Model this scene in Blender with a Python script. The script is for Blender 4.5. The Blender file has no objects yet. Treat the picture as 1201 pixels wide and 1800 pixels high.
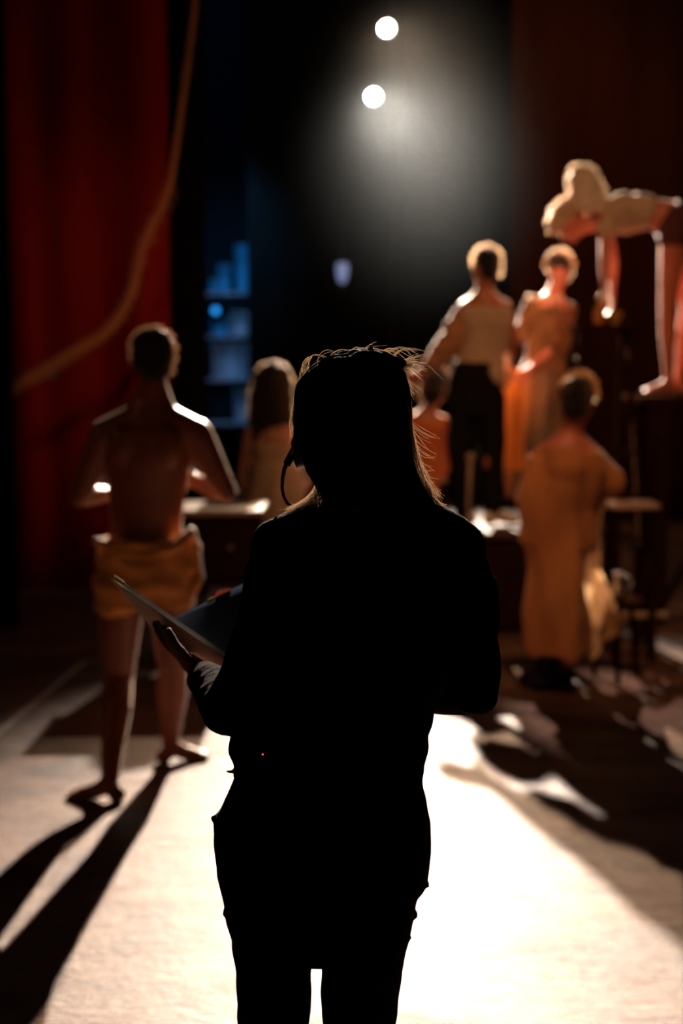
import bpy, math, random
from mathutils import Vector as V, Matrix, noise
random.seed(7)
PI = math.pi
C = bpy.context.scene.collection
FPX = 2500.0
HC = 1.64
PITCH = math.atan(265 / FPX)
cp, sp = math.cos(PITCH), math.sin(PITCH)

def ray(x, y):
    u = (x - 600.5) / FPX; v = (900 - y) / FPX
    return V((u, cp + v * sp, -sp + v * cp))
def P(x, y, Y):                      # a point of the place seen at pixel (x, y), at depth Y
    d = ray(x, y)
    return V((0, 0, HC)) + d * (Y / d.y)
def G(x, y):                         # a point of the floor
    d = ray(x, y)
    return V((0, 0, HC)) + d * (-HC / d.z)
def PX(n, Y): return n * Y / FPX      # n pixels at depth Y in metres
def lerp(a, b, t): return a + (b - a) * t
UP = V((0, 0, 1))

# ------------------------------------------------------------------ materials
def mat(name, col, rough=.6, col2=None, scale=8, bump=0., bscale=40, spec=.3, sheen=0., metal=0., emit=None, estr=0., trans=0., stretch=(1, 1, 1), sheen_col=None, alpha=1., transl=0.):
    m = bpy.data.materials.new(name); m.use_nodes = True
    nt = m.node_tree; b = nt.nodes['Principled BSDF']
    tc = nt.nodes.new('ShaderNodeTexCoord'); mp = nt.nodes.new('ShaderNodeMapping')
    mp.inputs['Scale'].default_value = stretch
    nt.links.new(tc.outputs['Object'], mp.inputs['Vector'])
    n = nt.nodes.new('ShaderNodeTexNoise'); n.inputs['Scale'].default_value = scale; n.inputs['Detail'].default_value = 5
    nt.links.new(mp.outputs[0], n.inputs['Vector'])
    r = nt.nodes.new('ShaderNodeValToRGB')
    c2 = col2 or tuple(c * .72 for c in col)
    r.color_ramp.elements[0].color = (*c2, 1); r.color_ramp.elements[1].color = (*col, 1)
    r.color_ramp.elements[0].position = .35; r.color_ramp.elements[1].position = .65
    nt.links.new(n.outputs['Fac'], r.inputs[0]); nt.links.new(r.outputs[0], b.inputs['Base Color'])
    b.inputs['Roughness'].default_value = rough
    b.inputs['Specular IOR Level'].default_value = spec
    b.inputs['Metallic'].default_value = metal
    b.inputs['Sheen Weight'].default_value = sheen
    b.inputs['Sheen Roughness'].default_value = .35
    if sheen_col: b.inputs['Sheen Tint'].default_value = (*sheen_col, 1)
    if trans: b.inputs['Transmission Weight'].default_value = trans
    if emit:
        b.inputs['Emission Color'].default_value = (*emit, 1); b.inputs['Emission Strength'].default_value = estr
    if transl:
        tl = nt.nodes.new('ShaderNodeBsdfTranslucent'); mx = nt.nodes.new('ShaderNodeMixShader'); mx.inputs[0].default_value = transl
        nt.links.new(r.outputs[0], tl.inputs[0]); nt.links.new(b.outputs[0], mx.inputs[1]); nt.links.new(tl.outputs[0], mx.inputs[2])
        nt.links.new(mx.outputs[0], nt.nodes['Material Output'].inputs['Surface'])
    if bump:
        n2 = nt.nodes.new('ShaderNodeTexNoise'); n2.inputs['Scale'].default_value = bscale; n2.inputs['Detail'].default_value = 4
        nt.links.new(mp.outputs[0], n2.inputs['Vector'])
        bp = nt.nodes.new('ShaderNodeBump'); bp.inputs['Strength'].default_value = bump; bp.inputs['Distance'].default_value = .02
        nt.links.new(n2.outputs['Fac'], bp.inputs['Height']); nt.links.new(bp.outputs[0], b.inputs['Normal'])
    return m

M = {}
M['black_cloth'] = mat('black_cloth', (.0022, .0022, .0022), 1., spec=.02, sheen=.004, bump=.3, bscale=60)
M['black_drape'] = mat('black_drape', (.004, .0038, .0032), .95, (.0036, .0034, .003), scale=3, spec=.05)
M['brown_drape'] = mat('brown_drape', (.060, .017, .008), .95, scale=3, spec=.05, stretch=(1, 1, .3))
M['red_drape'] = mat('red_drape', (.34, .018, .012), .9, scale=3, spec=.08, stretch=(2, 2, .2))
M['wall'] = mat('stage_wall', (.02, .02, .022), .9, spec=.1)
M['skin_pale'] = mat('skin_pale', (.62, .33, .22), .5, (.5, .24, .16), 12, .1, 60, .6, sheen=.5, sheen_col=(1, .85, .7))
M['skin_tan'] = mat('skin_tan', (.50, .17, .08), .45, (.38, .12, .055), 12, .1, 60, .6, sheen=.5, sheen_col=(1, .85, .7))
M['skin_dark'] = mat('skin_brown', (.26, .075, .032), .38, (.2, .055, .024), 12, .1, 60, .6, sheen=.5, sheen_col=(1, .85, .7))
M['skin_ruddy'] = mat('skin_ruddy', (.62, .20, .12), .5, (.52, .15, .09), 12, .1, 60, .6, sheen=.5, sheen_col=(1, .85, .7))
M['hair_black'] = mat('hair_black', (.012, .008, .006), .5, scale=60, bump=.8, bscale=150, spec=.3, sheen=.25, sheen_col=(1, .82, .6), stretch=(1, 1, .2))
M['hair_brown'] = mat('hair_brown', (.02, .012, .008), .5, scale=60, bump=.8, bscale=150, spec=.3, sheen=.25, sheen_col=(1, .72, .5), stretch=(1, 1, .2))
M['hair_blond'] = mat('hair_blond', (.75, .58, .40), .5, (.6, .4, .25), 30, .8, 60, .5, sheen=.6)
M['wig_white'] = mat('wig_white', (.85, .78, .68), .7, (.75, .62, .5), 20, 1., 30, .4, sheen=.5)
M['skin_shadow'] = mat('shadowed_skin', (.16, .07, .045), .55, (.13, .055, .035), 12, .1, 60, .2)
M['eye'] = mat('eye_white', (.6, .58, .55), .2, spec=.5)
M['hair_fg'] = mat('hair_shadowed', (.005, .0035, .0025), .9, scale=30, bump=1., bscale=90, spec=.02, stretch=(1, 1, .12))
M['gold_cloth'] = mat('gold_cloth', (.90, .42, .11), .6, (.55, .22, .05), 7, .5, 20, .4, sheen=.4)
M['cream_cloth'] = mat('cream_cloth', (.62, .48, .34), .8, (.5, .38, .26), 6, .4, 20, .2, sheen=.3)
M['sleeve'] = mat('peach_cloth', (.50, .25, .13), .7, (.42, .2, .1), 8, .3, 20, .3, sheen=.6)
M['tan_cloth'] = mat('tan_cloth', (.66, .30, .12), .8, (.5, .2, .075), 3, .4, 15, .2, sheen=.25, stretch=(2, 2, .5))
M['pale_cloth'] = mat('pale_cloth', (.85, .66, .42), .8, (.75, .54, .33), 5, .3, 20, .2, sheen=.3)
M['sheer_cloth'] = mat('sheer_pale_cloth', (.70, .46, .24), .8, (.60, .38, .19), 5, .3, 20, .1, transl=.35)
M['orange_cloth'] = mat('orange_cloth', (.85, .28, .05), .8, (.7, .2, .035), 4, .3, 20, .2)
M['rust_cloth'] = mat('rust_cloth', (.78, .22, .07), .8, (.66, .17, .05), 4, .3, 20, .2)
M['brown_cloth'] = mat('brown_cloth', (.22, .10, .035), .8, (.13, .055, .02), 10, .4, 25, .2, sheen=.3)
M['grey_cloth'] = mat('grey_cloth', (.20, .12, .07), .85, (.14, .08, .045), 6, .3, 25, .2)
M['dark_trousers'] = mat('dark_trousers', (.012, .010, .010), .85, scale=6, spec=.1)
M['plum_cloth'] = mat('plum_cloth', (.10, .03, .035), .8, (.06, .018, .02), 6, .3, 25, .2)
M['leather'] = mat('dark_leather', (.015, .012, .01), .45, spec=.4)
M['shoe_pale'] = mat('pale_shoe_leather', (.92, .84, .72), .35, spec=.6)
M['wood_dark'] = mat('dark_wood', (.035, .015, .008), .95, (.022, .009, .005), 4, .2, 14, .0, stretch=(1, 1, 6))
M['board'] = mat('scuffed_board', (.10, .05, .03), .5, (.06, .03, .018), 4, .4, 14, .3)
M['wood_top'] = mat('pale_lit_wood', (.55, .42, .32), .35, (.42, .3, .22), 6, .3, 20, .5, stretch=(1, 6, 6))  # pale wood; on table and trestle tops it paints in the highlight
M['rope'] = mat('hemp_rope', (.95, .52, .22), .9, (.75, .36, .13), 40, .8, 120, .1, sheen=.3)
M['metal_black'] = mat('black_metal', (.02, .02, .02), .45, spec=.4, metal=.3)
M['steel'] = mat('scuffed_steel', (.6, .58, .55), .3, spec=.6, metal=.9)
M['brass'] = mat('brass', (.85, .5, .12), .3, spec=.6, metal=.8)
M['amber'] = mat('amber_glass', (.75, .33, .08), .15, spec=.6, trans=.4)
M['lens'] = mat('glowing_lens', (1, 1, 1), .3, emit=(1, .93, .82), estr=60)
M['blue_lens'] = mat('blue_glowing_lens', (.1, .5, 1), .3, emit=(.02, .38, 1), estr=1.1)
M['lantern_paper'] = mat('pale_blue_paper', (.5, .6, .9), .8, emit=(.35, .46, .85), estr=.42)
M['plastic_black'] = mat('black_plastic', (.006, .006, .007), .45, spec=.25)
M['pack'] = mat('matte_black_case', (.0025, .0025, .0025), .95, spec=.02)
M['foam'] = mat('black_foam', (.01, .01, .01), .95, spec=.1, bump=.6, bscale=300)
M['cover'] = mat('pale_script_cover', (1., .80, .74), .6, (.92, .72, .67), 3, spec=.3)
M['page'] = mat('shadowed_blue_page', (.016, .021, .032), .9, (.013, .017, .027), 9, spec=.0, stretch=(1, 1, 1))  # shade on the page is put into this dark colour
M['paper'] = mat('white_paper', (.85, .84, .82), .7, spec=.2, transl=.13)
M['tab_yellow'] = mat('yellow_tab', (.80, .62, .04), .6)
M['tab_red'] = mat('coral_tab', (.95, .16, .10), .6, emit=(1, .12, .08), estr=.04)  # paper tab given a faint glow of its own
M['tab_pink'] = mat('pink_tab', (.9, .45, .45), .6)
M['led'] = mat('red_led', (1, 0, .05), .4, emit=(1, .02, .06), estr=8)
M['blue_box'] = mat('teal_case', (.06, .30, .45), .6, spec=.3)
M['grey_box'] = mat('grey_case', (.62, .42, .42), .7, spec=.3)
M['tape'] = mat('worn_floor_tape', (.75, .68, .62), .6)

def strand_mat(name, c, c2):
    m = bpy.data.materials.new(name); m.use_nodes = True
    nt = m.node_tree; nt.nodes.clear()
    out = nt.nodes.new('ShaderNodeOutputMaterial')
    n = nt.nodes.new('ShaderNodeTexNoise'); n.inputs['Scale'].default_value = 30
    r = nt.nodes.new('ShaderNodeValToRGB'); r.color_ramp.elements[0].color = (*c2, 1); r.color_ramp.elements[1].color = (*c, 1)
    nt.links.new(n.outputs[0], r.inputs[0])
    t = nt.nodes.new('ShaderNodeBsdfTranslucent'); g = nt.nodes.new('ShaderNodeBsdfGlossy'); g.inputs['Roughness'].default_value = .35
    mx = nt.nodes.new('ShaderNodeMixShader'); mx.inputs[0].default_value = .3
    nt.links.new(r.outputs[0], t.inputs[0]); nt.links.new(r.outputs[0], g.inputs[0])
    nt.links.new(t.outputs[0], mx.inputs[1]); nt.links.new(g.outputs[0], mx.inputs[2]); nt.links.new(mx.outputs[0], out.inputs[0])
    return m
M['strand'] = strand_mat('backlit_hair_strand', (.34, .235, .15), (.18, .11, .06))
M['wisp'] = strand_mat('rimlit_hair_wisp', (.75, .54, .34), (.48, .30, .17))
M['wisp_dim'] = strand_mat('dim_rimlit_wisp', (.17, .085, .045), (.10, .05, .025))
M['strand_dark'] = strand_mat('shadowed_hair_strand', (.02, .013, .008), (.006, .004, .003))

def floor_mat():
    m = bpy.data.materials.new('scuffed_painted_stage_floor'); m.use_nodes = True
    nt = m.node_tree; b = nt.nodes['Principled BSDF']; L = nt.links.new
    tc = nt.nodes.new('ShaderNodeTexCoord')
    def noise_(scale, st=(1, 1, 1), rot=0, det=6, dist=0):
        mp = nt.nodes.new('ShaderNodeMapping'); mp.inputs['Scale'].default_value = st; mp.inputs['Rotation'].default_value = (0, 0, rot)
        L(tc.outputs['Object'], mp.inputs['Vector'])
        n = nt.nodes.new('ShaderNodeTexNoise'); n.inputs['Scale'].default_value = scale; n.inputs['Detail'].default_value = det
        n.inputs['Distortion'].default_value = dist
        L(mp.outputs[0], n.inputs['Vector']); return n
    def ramp(n, stops):
        r = nt.nodes.new('ShaderNodeValToRGB'); e = r.color_ramp.elements
        e[0].position, e[0].color = stops[0][0], (*stops[0][1], 1); e[1].position, e[1].color = stops[1][0], (*stops[1][1], 1)
        for p, c in stops[2:]:
            k = e.new(p); k.color = (*c, 1)
        L(n.outputs['Fac'], r.inputs[0]); return r
    n1 = noise_(1.6, (1, 1.6, 1), .5, 8, 1.2)
    r1 = ramp(n1, [(.34, (.075, .030, .015)), (.60, (.26, .142, .090)), (.46, (.175, .085, .050))])
    n2 = noise_(5, (.5, 6, 1), .35, 8, .6)
    r2 = ramp(n2, [(.40, (.62, .55, .52)), (.60, (1, 1, 1))])
    mx = nt.nodes.new('ShaderNodeMix'); mx.data_type = 'RGBA'; mx.blend_type = 'MULTIPLY'; mx.inputs[0].default_value = .8
    L(r1.outputs[0], mx.inputs[6]); L(r2.outputs[0], mx.inputs[7]); L(mx.outputs[2], b.inputs['Base Color'])
    n3 = noise_(3, (1, 2, 1), .2, 6, .8)
    r3 = ramp(n3, [(.35, (.34,) * 3), (.65, (.57,) * 3)])
    L(r3.outputs[0], b.inputs['Roughness'])
    b.inputs['Specular IOR Level'].default_value = .5
    n4 = noise_(16, (.8, 4.5, 1), .3, 5, 1.5); n5 = noise_(150, (1, 1.6, 1), .2, 3); 
    ad = nt.nodes.new('ShaderNodeMath'); ad.operation = 'MULTIPLY_ADD'; ad.inputs[1].default_value = .42
    L(n5.outputs['Fac'], ad.inputs[0]); L(n4.outputs['Fac'], ad.inputs[2])
    bp = nt.nodes.new('ShaderNodeBump'); bp.inputs['Strength'].default_value = .85; bp.inputs['Distance'].default_value = .02
    L(ad.outputs[0], bp.inputs['Height']); L(bp.outputs[0], b.inputs['Normal'])
    return m
M['floor'] = floor_mat()

# ------------------------------------------------------------------ mesh builder
def frame(t, hint=None):
    t = t.normalized()
    h = hint if hint is not None and hint.length > 1e-6 and abs(hint.normalized().dot(t)) < .98 else (V((1, 0, 0)) if abs(t.x) < .8 else V((0, 1, 0)))
    u = (h - t * h.dot(t)).normalized()
    return u, t.cross(u).normalized()

class MB:
    def __init__(s): s.v = []; s.f = []
    def rings(s, rs, caps=True, closed=True):
        n = len(rs[0]); o = len(s.v)
        for r in rs: s.v.extend(r)
        for i in range(len(rs) - 1):
            for j in range(n if closed else n - 1):
                k = (j + 1) % n
                s.f.append((o + i * n + j, o + i * n + k, o + (i + 1) * n + k, o + (i + 1) * n + j))
        if caps:
            s.f.append(tuple(o + j for j in range(n))[::-1]); q = o + (len(rs) - 1) * n
            s.f.append(tuple(q + j for j in range(n)))
    def loft(s, rows, seg=28, caps=True):        # rows: (centre, u, v, a, b)
        rs = []
        for c, u, v, a, b in rows:
            rs.append([c + u * (a * math.cos(2 * PI * j / seg)) + v * (b * math.sin(2 * PI * j / seg)) for j in range(seg)])
        s.rings(rs, caps)
    def ball(s, c, r, ax=None, seg=16, rg=10):
        if not isinstance(r, (tuple, list)): r = (r, r, r)
        ax = ax or (V((1, 0, 0)), V((0, 1, 0)), V((0, 0, 1)))
        o = len(s.v)
        s.v.append(c + ax[2] * r[2]); s.v.append(c - ax[2] * r[2])
        for i in range(1, rg):
            a = PI * i / rg
            for j in range(seg):
                b = 2 * PI * j / seg
                s.v.append(c + ax[0] * (r[0] * math.sin(a) * math.cos(b)) + ax[1] * (r[1] * math.sin(a) * math.sin(b)) + ax[2] * (r[2] * math.cos(a)))
        for j in range(seg):
            k = (j + 1) % seg
            s.f.append((o, o + 2 + j, o + 2 + k))
            for i in range(rg - 2):
                q = o + 2 + i * seg
                s.f.append((q + j, q + seg + j, q + seg + k, q + k))
            q = o + 2 + (rg - 2) * seg
            s.f.append((q + j, o + 1, q + k))
    def limb(s, pts, rads, seg=14):
        for i in range(len(pts)):
            s.ball(pts[i], rads[i] * .995, seg=seg, rg=8)
            if i < len(pts) - 1:
                t = pts[i + 1] - pts[i]; u, v = frame(t)
                s.loft([(pts[i], u, v, rads[i], rads[i]), (pts[i + 1], u, v, rads[i + 1], rads[i + 1])], seg)
    def tube(s, pts, rads, seg=8, caps=True):
        rs = []; u = None
        for i, p in enumerate(pts):
            t = (pts[min(i + 1, len(pts) - 1)] - pts[max(i - 1, 0)])
            if t.length < 1e-9: t = UP
            u, v = frame(t, u); r = rads[i] if isinstance(rads, (list, tuple)) else rads
            rs.append([p + u * (r * math.cos(2 * PI * j / seg)) + v * (r * math.sin(2 * PI * j / seg)) for j in range(seg)])
        s.rings(rs, caps)
    def ribbon(s, pts, rads):
        roll = random.uniform(-.9, .9); o = len(s.v)
        for i, p in enumerate(pts):
            t = (pts[min(i + 1, len(pts) - 1)] - pts[max(i - 1, 0)]).normalized()
            u = t.cross(V((math.sin(roll), math.cos(roll), 0)))
            u = u.normalized() if u.length > 1e-3 else V((1, 0, 0))
            s.v += [p - u * rads[i], p + u * rads[i]]
        for i in range(len(pts) - 1): s.f.append((o + 2 * i, o + 2 * i + 1, o + 2 * i + 3, o + 2 * i + 2))
    def box(s, c, size, ax=None, bev=.0):
        ax = ax or (V((1, 0, 0)), V((0, 1, 0)), V((0, 0, 1)))
        x, y, z = (q / 2 for q in size); o = len(s.v)
        bv = min(bev, x * .9, y * .9, z * .9)
        if bv <= 0:
            for sz in (-1, 1):
                for sx, sy in ((-1, -1), (1, -1), (1, 1), (-1, 1)): s.v.append(c + ax[0] * x * sx + ax[1] * y * sy + ax[2] * z * sz)
            s.f += [(o + 3, o + 2, o + 1, o), (o + 4, o + 5, o + 6, o + 7)] + [(o + i, o + (i + 1) % 4, o + 4 + (i + 1) % 4, o + 4 + i) for i in range(4)]
        else:
            def ring(zz, ins):
                out = []
                for sx, sy in ((-1, -1), (1, -1), (1, 1), (-1, 1)):
                    a = (sx * (x - ins), sy * (y - ins - bv)); b = (sx * (x - ins - bv), sy * (y - ins))
                    for q in ((a, b) if sx * sy < 0 else (b, a)) if True else ():
                        out.append(c + ax[0] * q[0] + ax[1] * q[1] + ax[2] * zz)
                return out
            s.rings([ring(-z, bv * .7), ring(-z + bv, 0), ring(z - bv, 0), ring(z, bv * .7)])
    def beam(s, a, b, w, d, hint=None, bev=.003):
        t = b - a; u, v = frame(t, hint)
        s.box((a + b) / 2, (w, d, t.length), (u, v, t.normalized()), bev)
    def build(s, name, m, parent=None, vox=None, smooth=0, shade=True, fold=None, cut=None):
        me = bpy.data.meshes.new(name)
        off = V(parent_loc(parent)) if parent else V((0, 0, 0))
        me.from_pydata([p - off for p in s.v], [], s.f); me.update()
        if vox:
            tmp = bpy.data.objects.new('tmp', me); C.objects.link(tmp)
            md = tmp.modifiers.new('r', 'REMESH'); md.mode = 'VOXEL'; md.voxel_size = vox; md.use_smooth_shade = True
            if smooth:
                sm = tmp.modifiers.new('s', 'SMOOTH'); sm.factor = .5; sm.iterations = smooth
            dg = bpy.context.evaluated_depsgraph_get(); ev = tmp.evaluated_get(dg)
            me2 = bpy.data.meshes.new_from_object(ev, depsgraph=dg)
            bpy.data.objects.remove(tmp); bpy.data.meshes.remove(me); me = me2; me.name = name
        if fold:
            amp, sc = fold[0], fold[1]
            nv = [v.co + v.normal * (amp * noise.noise(V((v.co.x * sc[0], v.co.y * sc[1], v.co.z * sc[2])))) for v in me.vertices]
            for v, q in zip(me.vertices, nv): v.co = q
        if shade:
            for p in me.polygons: p.use_smooth = True
        me.materials.clear(); me.materials.append(M[m])
        o = bpy.data.objects.new(name, me); C.objects.link(o)
        if parent: o.parent = parent
        return o

_loc = {}
def parent_loc(o):
    p = V((0, 0, 0))
    while o is not None:
        p = p + o.location; o = o.parent
    return p

def tag(o, label=None, cat=None, group=None, kind=None):
    if label: o['label'] = label
    if cat: o['category'] = cat
    if group: o['group'] = group
    if kind: o['kind'] = kind
    return o
def thing(name, label, cat, loc, group=None):
    o = bpy.data.objects.new(name, None); C.objects.link(o); o.location = loc; o.empty_display_size = .1
    return tag(o, label, cat, group)

# ------------------------------------------------------------------ body parts
def head(mb, c, fwd, up=UP, k=1.):
    fwd = fwd.normalized(); up = (up - fwd * up.dot(fwd)).normalized(); r = fwd.cross(up).normalized(); ax = (r, fwd, up)
    at = lambda x, y, z: c + r * x * k + fwd * y * k + up * z * k
    mb.ball(at(0, -.010, .028), (.074 * k, .092 * k, .084 * k), ax)
    mb.ball(at(0, .026, -.030), (.060 * k, .064 * k, .080 * k), ax)
    mb.ball(at(0, .062, -.092), (.024 * k, .022 * k, .020 * k), ax)
    mb.limb([at(0, .088, .008), at(0, .104, -.030)], [.008 * k, .013 * k])
    mb.ball(at(0, .078, .020), (.048 * k, .016 * k, .010 * k), ax)
    mb.ball(at(0, .088, -.060), (.022 * k, .010 * k, .006 * k), ax)
    mb.ball(at(0, .086, -.072), (.020 * k, .010 * k, .007 * k), ax)
    for s in (-1, 1):
        mb.ball(at(.074 * s, .0, -.012), (.010 * k, .018 * k, .030 * k), ax)
        mb.ball(at(.036 * s, .068, -.022), (.020 * k, .018 * k, .018 * k), ax)
    return at
def eyes(root, at, k=1.):
    for s in (-1, 1):
        mb = MB(); mb.ball(at(.031 * s, .078, .003), .0125 * k, seg=12, rg=8); mb.build('eye', 'eye', root)
def haircap(mb, c, fwd, up=UP, k=1., tall=0., back=0.):
    fwd = fwd.normalized(); up = (up - fwd * up.dot(fwd)).normalized(); r = fwd.cross(up).normalized(); ax = (r, fwd, up)
    mb.ball(c + up * (.038 + tall / 2) * k - fwd * .020 * k, (.084 * k, .096 * k, (.085 + tall / 2) * k), ax)
    mb.ball(c - up * .015 * k - fwd * .045 * k, (.072 * k, .062 * k, (.085 + back) * k), ax)
def hand(mb, w, d, n, side=1, curl=.35, k=1., thumb=True):
    d = d.normalized(); n = (n - d * n.dot(d)).normalized(); l = d.cross(n).normalized() * side
    mb.loft([(w - d * .02 * k, l, n, .024 * k, .018 * k), (w + d * .02 * k, l, n, .030 * k, .017 * k), (w + d * .06 * k, l, n, .039 * k, .014 * k), (w + d * .095 * k, l, n, .040 * k, .011 * k)], 16)
    for i, ln in ((-1.5, .070), (-.5, .080), (.5, .075), (1.5, .058)):
        b = w + d * (.088 - abs(i + .3) * .004) * k + l * (-i * .0205) * k; a = 0; pts = [b]; q = b
        for f in (.42, .32, .26):
            a += curl; q = q + (d * math.cos(a) + n * math.sin(a)) * ln * f * 1.12 * k; pts.append(q)
        mb.limb(pts, [.0098 * k, .0090 * k, .0082 * k, .0070 * k], 10)
    if thumb:
        b = w + d * .025 * k + l * .024 * k
        q1 = b + (d * .62 + l * .70 + n * .30).normalized() * .045 * k; q2 = q1 + (d * .85 + l * .25 + n * .4).normalized() * .034 * k
        mb.limb([b, q1, q2], [.016 * k, .0115 * k, .0085 * k], 10)
def foot(mb, ank, d, k=1., r=.0, tip=0.):
    d = V((d.x, d.y, 0)).normalized(); l = d.cross(UP)
    h = -.075 * k
    mb.ball(ank + UP * (h + .034 * k) - d * .028 * k, ((.032 + r) * k, (.036 + r) * k, (.034 + r) * k), (l, d, UP))
    mb.limb([ank, ank + UP * (h + .040 * k) + d * .06 * k, ank + UP * (h + .026 * k + tip) + d * .12 * k], [(.034 + r) * k, (.032 + r) * k, (.024 + r) * k])
    mb.ball(ank + UP * (h + .022 * k + tip) + d * .125 * k, ((.044 + r) * k, (.045 + r) * k, (.020 + r) * k), (l, d, UP))
    if r < .004:
        for i in range(5):
            b = ank + UP * (h + .014 * k + tip) + d * (.155 - .006 * i) * k + l * ((i - 2) * .0165) * k
            mb.ball(b, ((.0105 if i else .014) * k, .020 * k, .011 * k), (l, d, UP), 10, 6)

MALE = [(-.12, .10, .085), (0, .160, .112), (.12, .160, .112), (.32, .138, .098), (.5, .150, .104), (.72, .172, .118), (.88, .160, .104), (.97, .10, .075), (1.04, .062, .058)]
FEM = [(-.12, .10, .09), (0, .172, .118), (.12, .165, .112), (.36, .122, .092), (.55, .138, .104), (.72, .150, .118), (.88, .140, .094), (.97, .09, .07), (1.04, .052, .052)]
def spine(J):
    a = (J['hl'] + J['hr']) / 2; b = J['neck']; m = J.get('mid', (a + b) / 2)
    ct = m * 2 - (a + b) / 2
    return lambda t: a * (1 - t) ** 2 + ct * 2 * t * (1 - t) + b * t * t
def torso(mb, J, rows, infl=0., t0=-9, t1=9, k=1., flare=0.):
    f = spine(J); l0 = (J['hr'] - J['hl']).normalized(); l1 = (J['sr'] - J['sl']).normalized(); out = []
    for t, a, b in rows:
        if t < t0 or t > t1: continue
        tan = (f(t + .02) - f(t - .02)).normalized(); lat = l0.lerp(l1, min(max(t, 0), 1)); lat = (lat - tan * lat.dot(tan)).normalized(); dep = tan.cross(lat).normalized()
        out.append((f(t), lat, dep, a * k + infl, b * k + infl))
    mb.loft(out, 30)
    return f
def body(J, rows, root, skin, k=1., hc=.35, vox=.008, fem=False, smooth=5, feet=True, muscle=False):
    mb = MB()
    at = head(mb, J['head'], J['look'], J.get('hup', UP), k)
    hup = J.get('hup', UP).normalized()
    mb.limb([J['head'] - hup * .05 * k - J['look'].normalized() * .012 * k, J['neck'] + UP * .0], [.052 * k, .058 * k])
    torso(mb, J, rows, k=k)
    w = .8 if fem else (1.18 if muscle else 1)
    g = 1.13 if muscle else 1
    for s in 'lr':
        sh, el, wr = J['s' + s], J['e' + s], J['w' + s]
        mb.limb([lerp(J['neck'], sh, .25), sh], [.050 * k * w, .052 * k * w])
        mb.limb([sh, lerp(sh, el, .45), el, lerp(el, wr, .3), wr], [.054 * k * w, .047 * k * w, .037 * k * w, .039 * k * w, .025 * k * w])
        hd = J.get('hd' + s, wr - el); hn = J.get('hn' + s, V((0, 1, 0)))
        hand(mb, wr, hd, hn, 1 if s == 'r' else -1, J.get('curl', hc), k)
        hp, kn, an = J['h' + s], J['k' + s], J['a' + s]
        mb.limb([hp, lerp(hp, kn, .5), kn, lerp(kn, an, .32), lerp(kn, an, .7), an], [.092 * k * g, .074 * k * g, .054 * k * g, .056 * k * g, .040 * k * g, .033 * k])
        if feet: foot(mb, an, J['f' + s], k, tip=J.get('tip' + s, 0.))
        if muscle:
            mb.limb([J['head'] - hup * .085, lerp(J['neck'], sh, .30) + UP * .012, lerp(J['neck'], sh, .8)], [.045, .050, .050])
            f = spine(J); lat = (J['sr'] - J['sl']).normalized()
            sg = 1 if s == 'r' else -1
            mb.ball(f(.80) + lat * sg * .085 - V((0, .085, 0)), (.055, .03, .08))
            mb.ball(f(.02) + lat * sg * .075 - V((0, .06, .02)), (.08, .075, .09))
    b = mb.build('body', skin, root, vox=vox, smooth=smooth)
    eyes(root, at, k)
    return b
def hairpiece(J, root, m, k=1., name='hair', tall=0., back=0., extra=None, fold=.008, wm='wisp'):
    mb = MB(); haircap(mb, J['head'], J['look'], J.get('hup', UP), k, tall, back)
    if extra: extra(mb)
    o = mb.build(name, m, root, vox=.009, smooth=3, fold=(fold, (45, 45, 30)))
    fuzz(o, wm, 1700, .019)
    return o

def fuzz(o, m, n=420, l=.020, name='rim_light_wisps'):  # pale strands added as rim light along the outline of the heads
    mb = MB(); off = parent_loc(o.parent); vs_ = o.data.vertices; rd = random.Random(3)
    for _ in range(n):
        v = vs_[rd.randrange(len(vs_))]; p = v.co + off; d = v.normal
        if d.z < -.5 or abs(d.y) > .38: continue
        d2 = (d + V((rd.gauss(0, .5), rd.gauss(0, .5), rd.gauss(-.1, .5)))).normalized()
        k = l * rd.uniform(.4, 1.2)
        mb.ribbon([p, p + d2 * k * .6, p + d2 * k + V((0, 0, -k * .25))], [.0016, .0013, .0006])
    return tag(mb.build(name, m, o), kind='stuff')
def fig(px, Y):                       # joints given as (x, y, depth offset)
    return lambda x, y, dy=0: P(x, y, Y + dy)

# ------------------------------------------------------------------ the setting
def box_obj(name, c, size, m, kind='structure', bev=0):
    mb = MB(); mb.box(V(c), size, bev=bev); o = mb.build(name, m, shade=False); o['kind'] = kind; return o
RX0, RX1, RY0, RY1, RZ = -5.0, 5.5, -2.5, 20.0, 8.5
box_obj('floor', ((RX0 + RX1) / 2, (RY0 + RY1) / 2, -.05), (RX1 - RX0, RY1 - RY0, .1), 'floor')
box_obj('ceiling', ((RX0 + RX1) / 2, (RY0 + RY1) / 2, RZ + .05), (RX1 - RX0, RY1 - RY0, .1), 'wall')
box_obj('wall_back', ((RX0 + RX1) / 2, RY1 + .05, RZ / 2), (RX1 - RX0, .1, RZ), 'wall')
box_obj('wall_front', ((RX0 + RX1) / 2, RY0 - .05, RZ / 2), (RX1 - RX0, .1, RZ), 'wall')
box_obj('wall_left', (RX0 - .05, (RY0 + RY1) / 2, RZ / 2), (.1, RY1 - RY0, RZ), 'wall')
box_obj('wall_right', (RX1 + .05, (RY0 + RY1) / 2, RZ / 2), (.1, RY1 - RY0, RZ), 'wall')

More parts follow.
